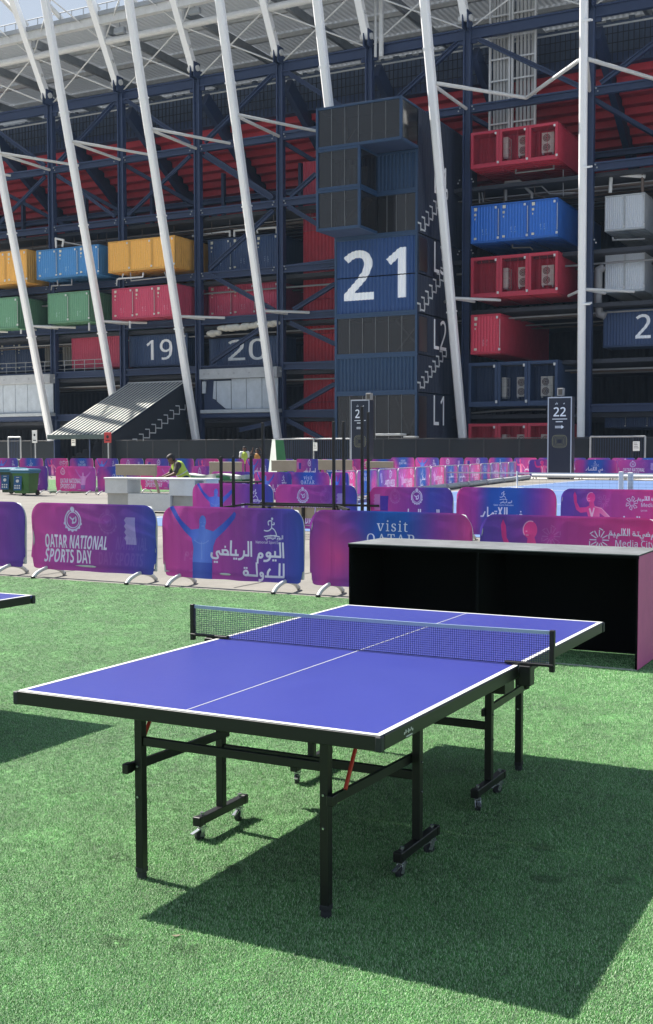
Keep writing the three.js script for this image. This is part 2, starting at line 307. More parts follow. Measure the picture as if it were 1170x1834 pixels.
  for (let k = 0; k + 1 < zr.length; k++) {
    for (let i = 0; i + 1 < CX.length; i++) {
      const w = CX[i + 1] - CX[i] - 0.03, d = zr[k] - zr[k + 1] - 0.03, g = corrugated(w, d, 0.5, 0.09).rotateX(Math.PI / 2).translate(CX[i] + 0.015, 39.3, zr[k + 1] + 0.015);
      part('roof_panel', g, roofSheet, S);
    }
    if (k) part('purlin', box(-110, 8, 38.8, 39.15, zr[k] - 0.14, zr[k] + 0.14), mat.white, S);
  }
  for (const x of CX) part('rafter', beam(V(x + 0.6, 38.4, -77.5), V(x + 0.6, 38.4, -117), 0.35, 0.7), mat.roofGrey, S);
  for (let i = 1; i < CX.length; i++) part('roof_truss', [rod(V(CX[i] + 0.2, 39.9, -76.9), V(CX[i] - 4.1, 47.2, -69.4), 0.22), rod(V(CX[i], 46.4, -71), V(CX[i] + 4.1, 39.8, -77), 0.22), rod(V(CX[i] - 8.2, 46.6, -71.5), V(CX[i], 46.6, -71.5), 0.2)], mat.white, S);

  // red stand seen from below, steps between dark stepped rakers
  const sy = (z) => 32.6 + 0.62 * (z + 80.8), stepMats = [M(0.66, 0.036, 0.06, 0.6), M(0.62, 0.034, 0.055, 0.65), M(0.7, 0.04, 0.065, 0.55)];
  for (let k = 0; k < 20; k++) {
    const z = -83.4 - k * 0.88, y = sy(z);
    part('stand_step', [box(-112, 6, y - 0.3, y + 0.42, z - 0.1, z), box(-112, 6, y - 0.32, y - 0.2, z - 0.98, z - 0.1)], k < 1 ? mat.navyDeep : stepMats[k % 3], S);
  }
  for (const x of CX) {
    const g = [beam(V(x + 0.35, 32.1, -80.6), V(x + 0.35, sy(-101) - 0.9, -101), 0.5, 1.3)];
    for (let k = 0; k < 19; k++) { const z = -83.6 - k * 0.88; g.push(box(x + 0.12, x + 0.6, sy(z) - 0.75, sy(z) - 0.33, z - 0.8, z - 0.1)); }
    part('raker_beam', g, mat.navyDeep, S);
    if (x > -100) part('stand_post', [hbeam(V(x - 2.6, 21.5, -88), V(x - 2.6, sy(-88) - 0.5, -88), 0.3, 0.4)].flat(), mat.navyDeep, S);
  }
  part('stand_beam', [hbeam(V(-112, 25.2, -88.2), V(6, 25.2, -88.2), 0.4, 0.5), hbeam(V(-112, 29.2, -85), V(6, 29.2, -85), 0.3, 0.4)].flat(), mat.navyDeep, S);
  for (let i = 1; i < 10; i++) part('stand_brace', beam(V(CX[i], 27.4, -80.6), V(CX[i + 1] - 2, 23, -87), 0.3, 0.3), mat.navyDeep, S);
  // guard screen along the top of the stand
  {
    const back = part('guard_wall', corrugated(118, 3.6, 0.9, 0.1).translate(-112, 30.6, -84.6), M(0.08, 0.11, 0.18, 0.7), S);
    const g = [];
    for (let k = 0; k < 290; k++) { const x = -111 + k * 0.4; g.push(box(x, x + 0.05, 30.7, 33.3, -83.1, -83.05)); }
    for (const y of [31.3, 32.0, 32.7]) g.push(box(-111, 5, y, y + 0.05, -83.04, -82.99));
    const gr = part('guard_rail', g, mat.dark, S); gr.userData.kind = 'stuff';
    part('hand_rail', rod(V(-111, 33.35, -83.05), V(5, 33.35, -83.05), 0.07), mat.white, S);
    const seatRow = []; for (let k = 0; k < 200; k++) if (rnd() < 0.8) { const x = -110 + k * 0.58; seatRow.push(box(x, x + rr(0.2, 0.5), 33.6 + rr(0, 0.4), 34.2 + rr(0, 0.5), -85.6, -85.3)); }
    part('railing_clutter', seatRow, M(0.12, 0.15, 0.19, 0.7), S).userData.kind = 'stuff';
    part('upper_wall', box(-112, 6, 34.2, 38.6, -117.6, -117.2), M(0.2, 0.24, 0.3, 0.8), S);
    part('upper_terrace', beam(V(-53, 34.2, -87), V(-53, 33.6, -117), 118, 0.3), M(0.14, 0.18, 0.24, 0.8), S);
  }
  // floors, inner wall, services under each floor
  const inner = M(0.05, 0.055, 0.07, 0.85);
  for (const y of [LV[2] - 0.35, LV[3] - 0.4, LV[4] - 0.4, LV[5] - 0.35, LV[6] - 0.35]) part('floor_slab', box(-112, 6, y - 0.3, y, -97, -80.4), inner, S);
  part('inner_wall', corrugated(118, 36, 0.6, 0.1).translate(-112, 0, -97), inner, S);
  part('end_wall', [box(6, 6.3, 0, 34, -97, -80), box(-112.3, -112, 0, 34, -97, -80)], inner, S);
  for (const [y, n] of [[LV[2] - 0.75, 16], [LV[3] - 0.9, 5], [LV[4] - 0.9, 6], [LV[5] - 0.8, 4]])
    for (let k = 0; k < n; k++) { const z = -81.2 - k * (n > 8 ? 0.55 : 1.4); part('service_pipe', [rod(V(-111, y - rr(0, 0.5), z), V(5, y - rr(0, 0.5), z - rr(-0.2, 0.2)), rr(0.04, 0.1), 6)], k % 3 ? mat.pipeDim : mat.pipe, S); }
  for (let k = 0; k < 40; k++) { const x = -100 + k * 1.9 + rr(-0.5, 0.5); if (x > -43 && x < -31) continue; const y = LV[2] - 0.35; part('pipe_hanger', pipe([V(x, y, -81), V(x, y - rr(0.9, 1.5), -81), V(x + rr(0.4, 1.4), y - rr(1.0, 1.6), -81.05)], 0.035, 5), mat.pipeDim, S); }
  // red corrugated wall and white cladding beside the tower
  { const a = onZ(543, 290, -81.9), b = onZ(602, 790, -81.9); const h = a.y; for (let k = 0; k < 9; k++) part('red_wall_panel', corrugated(4.6, h / 9 - 0.04, 0.34, 0.06).translate(a.x, k * h / 9, -81.9), k > 6 ? M(0.5, 0.035, 0.07, 0.6) : mat.red, S); }
  // vertical ladder frames above the red plant containers
  for (const [u0, u1] of [[877, 912], [917, 958]]) {
    const a = onZ(u0, 215, -81), b = onZ(u1, 205, -81), g = [], y1 = 39;
    for (const x of [a.x, b.x]) g.push(box(x - 0.07, x + 0.07, 25.6, y1, -81.2, -80.95));
    for (let y = 26.6; y < y1; y += 1.62) g.push(box(a.x + 0.07, b.x - 0.07, y, y + 0.12, -81.12, -81.0));
    const r = part('riser_frame', g, mat.white, S), v = [];
    for (let k = 1; k < 6; k++) { const x = a.x + (b.x - a.x) * k / 6; v.push(box(x - 0.1, x + 0.1, 25.6, y1, -81.5, -81.3)); }
    part('riser_duct', v, M(0.55, 0.55, 0.55, 0.6), r);
  }
  part('downpipe', [rod(onZ(673, 102, -79.6), V(onZ(673, 102, -79.6).x, 40, -79.6), 0.12), rod(onZ(683, 102, -79.6), V(onZ(683, 102, -79.6).x, 40, -79.6), 0.2)], mat.white, S);
  // hand rails on the lower concourse at the far left
  { const y = LV[5] + 0.1, g = []; for (let x = -84; x < -66; x += 1.2) g.push(rod(V(x, y, -80.2), V(x, y + 1.25, -80.2), 0.04, 5)); for (const k of [0.45, 0.85, 1.25]) g.push(rod(V(-84, y + k, -80.2), V(-66, y + k, -80.2), 0.035, 5)); part('hand_rail', g, mat.galv, S); }
  { const g = []; for (const [u0, v0, u1, v1] of [[112, 628, 132, 643], [80, 630, 97, 645]]) { const a = onZ(u0, v0, -84), b = onZ(u1, v1, -84); for (let k = 0; k < 4; k++) { const w = (b.x - a.x) / 4; g.push(box(a.x + k * w + 0.04, a.x + (k + 1) * w - 0.04, b.y - 0.6, a.y + 0.6, -84.1, -84)); } } part('wall_panel', g, M(0.4, 0.38, 0.33, 0.6), S); }
}
// pale clad box rooms that hang on the frame
function cladRoom(label, u0, u1, v0, v1, v2, bounds, cut) {
  const z = -79.4, a = onZ(u0, v0, z), b = onZ(u1, v2, z), m = onZ(u0, v1, z), d = 4;
  const t = thing('clad_room', label, 'clad room', [a.x, b.y, z]);
  const W = b.x - a.x, H = a.y - b.y, hb = a.y - m.y;
  part('fascia', [rbox(0, W, H - hb, H, -1, 0.35, 0.04)], M(0.5, 0.53, 0.57, 0.5), t);
  part('sill', rbox(0, W, 0, 0.3, -1, 0.25, 0.03), M(0.5, 0.55, 0.6, 0.5), t);
  part('back_wall', box(0, W, 0.3, H - hb, -0.5, -0.4), mat.navyDeep, t);
  const xs = bounds.map((u) => onZ(u, v1, z).x - a.x), pm = M(0.56, 0.63, 0.72, 0.4);
  for (let k = 0; k + 1 < xs.length; k++) {
    const p = [[xs[k] + 0.04, 0.34], [xs[k + 1] - 0.04, 0.34], [xs[k + 1] - 0.04, H - hb - 0.03], [xs[k] + 0.04, H - hb - 0.03]];
    const shp = new THREE.Shape((cut?.[k] ?? p).map((q) => new THREE.Vector2(...q)));
    part('cladding_panel', new THREE.ExtrudeGeometry(shp, { depth: 0.06, bevelEnabled: true, bevelSize: 0.02, bevelThickness: 0.02, bevelSegments: 1 }).translate(0, 0, -0.1), pm, t);
  }
  part('floor_edge', box(0, W, -0.02, -0.35, -d, 0.1), mat.navyDeep, t);
  part('eyelet', xs.map((x) => rod(V(x + 0.5, H - hb * 0.5, 0.34), V(x + 0.5, H - hb * 0.5, 0.37), 0.09)), mat.galv, t);
  return t;
}
cladRoom('pale panelled room left of the striped canopy beside the leftmost white column', -12, 95, 674, 690, 745, [-12, 5, 27, 49, 73, 95]);
{
  const z = -79.4, x = (u) => onZ(u, 690, z).x - onZ(361, 662, z).x, y = (v) => onZ(440, v, z).y - onZ(500, 738, z).y;
  cladRoom('pale panelled room with a broken panel right of the striped canopy', 361, 500, 662, 680, 738, [361, 369, 387, 414, 441, 469, 498],
    { 0: [[x(362), y(702)], [x(367.5), y(702)], [x(368.5), y(681)], [x(362), y(681)]], 1: [[x(381), y(712)], [x(386), y(714)], [x(386.5), y(681)], [x(383), y(681)]], 2: [[x(388), y(717)], [x(404), y(731)], [x(413), y(731)], [x(413), y(681)], [x(388), y(681)]] });
}
// ---------------------------------------------------------------- stair tower 21
{
  const ZB = -73.4, ZX = -70.5, x0 = -38.58, x1 = -31.77, D = 12;
  const t = thing('stair_tower', 'navy container stair tower with a large white 21', 'tower', [x0, 0, ZB]), W = x1 - x0;
  const bl = M(0.018, 0.062, 0.15, 0.5), Y = (v) => onZ(600, v, ZB).y;
  const printed = (w, h, draw, base) => { const [c, g] = canvas(w, h); g.fillStyle = base; g.fillRect(0, 0, w, h); draw(g, w, h); return new THREE.MeshStandardMaterial({ map: canvasTex(c), roughness: 0.55, side: THREE.DoubleSide }); };
  const base = '#24477a', L0 = [0, Y(706), Y(640), Y(568), Y(500), Y(430), onZ(566, 415, ZX).y + 0.35];
  const frameAround = (y0, y1, z = 0, xa = 0, xb = W, zo = 0) => [rbox(xa, xa + 0.18, y0, y1, z - 0.18, z + 0.03, 0.02), rbox(xb - 0.18, xb, y0, y1, z - 0.18, z + 0.03, 0.02), rbox(xa + 0.18, xb - 0.18, y0, y0 + 0.2, z - 0.18, z + 0.02, 0.02), rbox(xa + 0.18, xb - 0.18, y1 - 0.16, y1, z - 0.18, z + 0.02, 0.02)];
  const window_ = (name, xa, xb, y0, y1, z, n) => {
    const w = part(name, new THREE.PlaneGeometry(xb - xa - 0.36, y1 - y0 - 0.36).translate((xa + xb) / 2, (y0 + y1) / 2, z - 0.08), smoked, t), g = [];
    for (let k = 1; k < n; k++) { const x = xa + 0.18 + (xb - xa - 0.36) * k / n; g.push(box(x - 0.025, x + 0.025, y0 + 0.2, y1 - 0.16, z - 0.07, z - 0.03)); }
    part('mullion', g, M(0.16, 0.17, 0.18, 0.5), w);
    return w;
  };
  // body: each storey
  const draw21 = (half) => (g, w, h) => { g.fillStyle = '#f4f7fb'; g.font = `${h * 1.78}px sans-serif`; g.textBaseline = 'alphabetic'; g.textAlign = 'left'; g.save(); g.translate(0, half ? h * 0.6 : h * 1.6); g.scale(1.06, 1); g.lineWidth = h * 0.07; g.strokeStyle = '#f4f7fb'; for (const f of ['fillText', 'strokeText']) { g[f]('2', w * 0.06, 0); g[f]('1', w * 0.55, 0); } g.restore(); };
  for (let k = 0; k < 5; k++) {
    const y0 = L0[k], y1 = L0[k + 1];
    part('corner_frame', k === 3 ? frameAround(y0, y1).slice(0, 3) : k === 4 ? frameAround(y0, y1).filter((_, i) => i !== 2) : frameAround(y0, y1), bl, t);
    if (k === 1) { const m = part('end_panel', corrugated(W - 0.36, y1 - y0 - 0.36, 0.3, 0.09).translate(0.18, y0 + 0.2, -0.05), bl, t); }
    else if (k === 3 || k === 4) { part('number_panel', corrugated(W - 0.36, y1 - y0 - (k === 3 ? 0.24 : 0.2), 0.3, 0.08).translate(0.18, y0 + (k === 3 ? 0.2 : 0.04), -0.05), printed(1024, 440, draw21(k === 3), base), t, true); }
    else { window_('glazed_panel', 0, W, y0, y1, 0, 6); part('inside_floor', box(0.2, W - 0.2, y0 + 0.02, y0 + 0.12, -4, -0.3), mat.dark, t); part('inside_wall', box(0.2, W - 0.2, y0 + 0.12, y1 - 0.1, -4.1, -4), M(0.06, 0.045, 0.04, 0.8), t); part('inside_brace', [beam(V(W * 0.6, y0 + 0.2, -2), V(W * 0.95, y1 - 0.2, -2), 0.15, 0.15), beam(V(W * 0.95, y0 + 0.2, -2.2), V(W * 0.6, y1 - 0.2, -2.2), 0.15, 0.15)], mat.pipe, t); }
    // right side, dark corrugated
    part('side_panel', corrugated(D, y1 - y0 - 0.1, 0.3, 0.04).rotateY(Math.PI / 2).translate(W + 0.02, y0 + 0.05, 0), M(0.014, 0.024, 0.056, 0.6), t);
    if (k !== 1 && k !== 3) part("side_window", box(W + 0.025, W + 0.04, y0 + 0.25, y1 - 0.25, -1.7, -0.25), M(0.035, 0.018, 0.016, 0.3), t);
    part('left_panel', corrugated(D, y1 - y0 - 0.1, 0.3, 0.04).rotateY(-Math.PI / 2).translate(-0.02, y0 + 0.05, -D), bl, t);
  }
  const yT = onZ(565, 195, ZX).y, yA = onZ(566, 270, ZX).y, yB = onZ(566, 343, ZX).y, yC = onZ(566, 415, ZX).y, zf = ZX - ZB, xm = onZ(645, 300, ZX).x - x0;
  const xr = onZ(720, 200, ZX).x - x0, H4 = L0[5];
  // upper storeys: recessed corrugated wall and glazed box at body plane
  part('end_panel', corrugated(W - 0.36, yA - yB - 0.1, 0.3, 0.09).translate(0.18, yB, -0.05), bl, t);
  part('corner_frame', frameAround(yB, yA), bl, t);
  part('corner_frame', frameAround(H4, yB), bl, t);
  window_('glazed_panel', xm - 0.2, W, H4, yB, 0, 4);
  part('inside_wall', box(0.2, W - 0.2, H4 + 0.1, yT - 0.2, -4.1, -4), M(0.05, 0.04, 0.035, 0.8), t);
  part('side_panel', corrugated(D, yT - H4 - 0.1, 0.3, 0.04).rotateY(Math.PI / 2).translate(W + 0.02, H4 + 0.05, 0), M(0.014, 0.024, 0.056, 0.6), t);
  part('left_panel', corrugated(D, yT - H4 - 0.1, 0.3, 0.04).rotateY(-Math.PI / 2).translate(-0.02, H4 + 0.05, -D), bl, t);
  part('roof_panel', box(0, W, yT - 0.1, yT, -D, 0), bl, t);
  part('back_panel', box(0, W, 0, yT - 0.1, -D - 0.1, -D), bl, t);
  // three boxes that stand out in front
  const outBox = (xa, xb, y0, y1, n, corr) => {
    part('box_frame', [...frameAround(y0, y1, zf, xa, xb), rbox(xa, xa + 0.16, y1 - 0.16, y1 - 0.002, 0, zf - 0.19, 0.02), rbox(xb - 0.16, xb, y1 - 0.16, y1 - 0.002, 0, zf - 0.19, 0.02), rbox(xb - 0.16, xb, y0 + 0.002, y0 + 0.2, 0, zf - 0.19, 0.02)], bl, t);
    window_('glazed_panel', xa, xb, y0, y1, zf, n);
    part('side_glazing', new THREE.PlaneGeometry(zf * 0.99 - 0.3, y1 - y0 - 0.36).rotateY(Math.PI / 2).translate(xb - 0.06, (y0 + y1) / 2, zf / 2 - 0.1), smoked, t);
    part('side_panel', box(xa + 0.02, xa + 0.06, y0 + 0.1, y1 - 0.1, 0, zf - 0.2), bl, t);
    part('soffit', box(xa + 0.02, xb - 0.02, y0 + 0.01, y0 + 0.07, 0.01, zf - 0.19), mat.navyDeep, t);
    part('top_panel', box(xa + 0.02, xb - 0.02, y1 - 0.08, y1 - 0.01, 0.01, zf - 0.19), bl, t);
  };
  outBox(0, xr, yA + 0.01, yT, 6); outBox(0, xm, yB + 0.01, yA - 0.01, 3); outBox(0, xm, yC, yB - 0.01, 3);
  part('inside_frame', [beam(V(1.2, yA + 0.3, 0.6), V(1.5, yT - 0.4, 1.2), 0.3, 0.3), beam(V(1.0, yA + 0.3, 0.9), V(2.2, yA + 1.8, 0.9), 0.12, 0.12), box(1.6, 1.85, yB + 0.4, yA - 0.7, 0.4, 0.5), box(2.2, 2.9, yB + 0.3, yA - 0.9, 0.3, 0.4)], M(0.6, 0.6, 0.58, 0.6), t);
  part('inside_flight', [beam(V(0.4, H4 + 0.3, 0.6), V(3.2, yB - 0.4, 0.6), 0.9, 0.2), beam(V(3.2, yB + 0.3, -1.2), V(0.5, yA - 0.4, -1.2), 0.9, 0.2)], M(0.2, 0.15, 0.1, 0.8), t);
  // side writing: level marks and stair pictograms
  const sideSign = (s, zc, y0, h, wK) => { const [c, g] = canvas(256, 256); g.fillStyle = '#fff'; g.font = '230px sans-serif'; g.textAlign = 'center'; g.clearRect(0, 0, 256, 256); g.fillText(s, 128, 210); const tx = canvasTex(c); return part('level_mark', new THREE.PlaneGeometry(h * wK, h * 1.52).rotateY(Math.PI / 2).translate(W + 0.045, y0 + h * 0.5, zc), new THREE.MeshStandardMaterial({ map: tx, transparent: true, roughness: 0.6, color: 0xffffff }), t, true); };
  const yl = [onX(783, 760, x1).y, onX(785, 625, x1).y, onX(788, 489, x1).y, onX(790, 350, x1).y], zl = onX(783, 740, x1).z - ZB;
  yl.forEach((y, k) => sideSign('L' + (k + 1), zl - 0.4, y - 0.1, 2.3, 1.35));
  for (const [u0, v0, u1, v1] of [[752, 695, 798, 630], [752, 556, 800, 482], [753, 412, 800, 345]]) {
    const a = onX(u0, v0, x1), b = onX(u1, v1, x1), n = 7, g = [], dz = (b.z - a.z) / n, dy = (b.y - a.y) / n, th = 0.13, xx = W + 0.03;
    for (let k = 0; k < n; k++) {
      const z = a.z - ZB + k * dz, y = a.y + k * dy;
      g.push(box(xx, xx + 0.012, y, y + th, z, z + dz - th), box(xx, xx + 0.012, y + th, y + dy + th, z + dz, z + dz - th * 1.4), box(xx, xx + 0.012, y + dy * 0.75, y + dy * 0.75 + th, z + dz * 0.1, z - dz * 0.75), box(xx, xx + 0.012, y - dy * 0.1, y + dy * 0.75, z + dz * 0.1, z + dz * 0.1 + th));
    }
    part('stair_pictogram', g, M(0.85, 0.87, 0.9, 0.6), t);
  }
  // entrance canopy edge and lamp
  part('door_head', [rbox(4.0, 6.0, 2.75, 2.9, 0.05, 1.2, 0.03), rbox(6.1, 7.0, 2.6, 2.7, 0.05, 0.9, 0.03)], mat.white, t);
  part('door_panel', [corrugated(2.0, 2.5, 0.3, 0.05).translate(5.4, 0, 0.15)], mat.navyDeep, t);
}
// ---------------------------------------------------------------- striped canopy over the stair beside it
{
  const X0 = -62.44, X1 = -56.19, ya = 2.95, za = -68.6, yb = 7.68, zb = -79;
  const t = thing('stair_canopy', 'sloping stair canopy with pale striped roof and dark side wall', 'canopy', [X0, 0, za]), W = X1 - X0, dz = zb - za;
  part('roof_sheet', beam(V(W / 2, ya - 0.06, 0), V(W / 2, yb - 0.06, dz), W, 0.08), new THREE.MeshPhysicalMaterial({ color: new THREE.Color().setRGB(0.015, 0.025, 0.05), roughness: 0.95, specularIntensity: 0.1, side: THREE.DoubleSide }), t);
  const bm = M(0.62, 0.62, 0.57, 0.8);
  for (let k = 0; k < 16; k++) { const x = 0.12 + (W - 0.24) * k / 15; part('roof_batten', beam(V(x, ya + 0.01, 0.02), V(x, yb + 0.01, dz), 0.16, 0.05), bm, t); }
  part('gutter', rbox(-0.1, W + 0.1, ya - 0.35, ya + 0.02, 0.03, 0.25, 0.03), M(0.04, 0.07, 0.07, 0.6), t);
  const sh = new THREE.Shape([[0.05, 0], [-dz, 0], [-dz, yb - 0.12], [0.05, ya - 0.12]].map((p) => new THREE.Vector2(...p)));
  const side = part('side_wall', new THREE.ExtrudeGeometry(sh, { depth: 0.1, bevelEnabled: false }).rotateY(Math.PI / 2).translate(W - 0.1, 0, 0), M(0.012, 0.018, 0.03, 0.7), t);
  part('ridge_trim', rbox(-0.05, W + 0.05, yb - 0.05, yb + 0.1, dz - 0.1, dz + 0.05, 0.02), mat.galv, t);
  part('post', [rod(V(0.2, 0, -0.3), V(0.2, ya - 0.4, -0.3), 0.06), rod(V(W * 0.62, 0, -0.3), V(W * 0.62, ya - 0.4, -0.3), 0.06), rod(V(0.2, 0, dz + 0.5), V(0.2, yb - 0.4, dz + 0.5), 0.08)], mat.navyDeep, t);
  part('stair_steps', Array.from({ length: 14 }, (_, k) => box(0.3, W - 0.3, k * 0.3, (k + 1) * 0.3, dz * (k / 14), dz * ((k + 1) / 14))), mat.dark, t);
  const g = [], n = 9, a = onX(233, 803, X1), b = onX(331, 726, X1), sz = (b.z - a.z) / n, sy2 = (b.y - a.y) / n, th = 0.09;
  for (let k = 0; k < n; k++) { const z = a.z - za + k * sz, y = a.y + k * sy2, xx = W + 0.002; g.push(box(xx, xx + 0.012, y, y + th, z, z + sz - th), box(xx, xx + 0.012, y + th, y + sy2 + th, z + sz, z + sz - th * 1.3), box(xx, xx + 0.012, y + sy2 * 0.7, y + sy2 * 0.7 + th, z + sz * 0.1, z - sz * 0.6), box(xx, xx + 0.012, y, y + sy2 * 0.7, z + sz * 0.12, z + sz * 0.12 + th)); }
  part('stair_pictogram', g, M(0.75, 0.77, 0.8, 0.6), t);
}
// ---------------------------------------------------------------- shipping containers in the frame
const CW = 2.44, CH = 2.9, CL = 12.2;
const cg = { end: corrugated(CW - 0.2, CH - 0.26, 0.25, 0.045).translate(0.1, 0.14, -0.03), side: corrugated(CL - 0.2, CH - 0.24, 0.28, 0.04), long: corrugated(6.06 - 0.24, CH - 0.26, 0.25, 0.045).translate(0.12, 0.14, -0.03) };
const endTex = new Map();
function endMat(rgb, marks, numberText, wide) {
  const key = rgb.join() + marks + numberText + wide;
  if (endTex.has(key)) return endTex.get(key);
  const w = wide ? 1024 : 384, h = wide ? 512 : 456, [c, g] = canvas(w, h), s = seedState; seedState = 900 + key.length * 7;
  const lin = (x) => Math.round(255 * (x <= 0.0031308 ? 12.92 * x : 1.055 * Math.pow(x, 1 / 2.4) - 0.055));
  g.fillStyle = `rgb(${rgb.map(lin)})`; g.fillRect(0, 0, w, h);
  for (let i = 0; i < 900; i++) { g.fillStyle = rnd() < 0.5 ? `rgba(255,250,240,${rr(0.01, 0.045)})` : `rgba(20,15,10,${rr(0.01, 0.05)})`; g.fillRect(rr(0, w), rr(0, h), rr(2, 40), rr(1, 6)); }
  for (let i = 0; i < 60; i++) { const x = rr(0, w), y = rr(0, h * 0.7); g.fillStyle = `rgba(25,18,12,${rr(0.02, 0.07)})`; g.fillRect(x, y, rr(1, 4), rr(20, h * 0.5)); }
  for (let i = 0; i < 26; i++) { g.fillStyle = `rgba(90,50,30,${rr(0.08, 0.3)})`; g.beginPath(); g.ellipse(rr(0, w), rnd() < 0.7 ? rr(h * 0.75, h) : rr(0, h), rr(1, 6), rr(1, 5), 0, 0, 7); g.fill(); }
  if (marks) { g.fillStyle = 'rgba(230,235,240,0.7)'; for (let k = 0; k < 2; k++) for (let i = 0; i < 7; i++) if (rnd() < 0.85) g.fillRect(w * (0.38 + k * 0.14) + rr(0, 4), h * (0.66 + i * 0.026), rr(8, 26), 5); }
  if (numberText) { g.fillStyle = '#f4f7fb'; g.strokeStyle = '#f4f7fb'; g.lineWidth = 6; g.font = `${h * (numberText[2] ?? 0.95)}px sans-serif`; g.textAlign = 'left'; for (const f of ['fillText', 'strokeText']) g[f](numberText[0], numberText[1] * w, h * 0.82); }
  seedState = s;
  const m = new THREE.MeshStandardMaterial({ map: canvasTex(c), roughness: 0.55, roughnessMap: roughTex, side: THREE.DoubleSide });
  endTex.set(key, m); return m;
}
const COL = { blue: [0.06, 0.25, 0.55], blueR: [0.014, 0.14, 0.56], yellow: [0.85, 0.45, 0.09], green: [0.13, 0.31, 0.18], red: [0.56, 0.06, 0.125], redR: [0.6, 0.038, 0.08], navy: [0.022, 0.055, 0.14], grey: [0.6, 0.64, 0.68] };
const plain = {}; for (const k in COL) plain[k] = M(...COL[k], 0.55);
const acProto = {};
function acUnit(label, pos, group) {
  if (acProto.u) return copy(acProto.u, label, pos, 0, group);
  const t = acProto.u = thing('air_conditioner', label, 'air conditioner', pos, 0, group);
  const c = part('casing', rbox(0, 0.95, 0.12, 1.6, -0.36, 0, 0.02), mat.acBody, t);
  for (const y of [0.5, 1.2]) { const f = part('fan_grille', [new THREE.CylinderGeometry(0.3, 0.3, 0.02, 24).rotateX(Math.PI / 2).translate(0.38, y, 0.004)], mat.acFan, t); part('fan_guard', [0.1, 0.2, 0.29].map((r) => new THREE.TorusGeometry(r, 0.012, 5, 24).translate(0.38, y, 0.02)), mat.acBody, f); }
  part('foot', [box(0.05, 0.15, 0, 0.12, -0.34, -0.02), box(0.8, 0.9, 0, 0.12, -0.34, -0.02)], mat.galv, t);
  part('service_panel', rbox(0.72, 0.93, 0.16, 1.56, -0.05, 0.012, 0.008), M(0.62, 0.61, 0.56, 0.5), t);
  return t;
}
const protoOf = new Map();
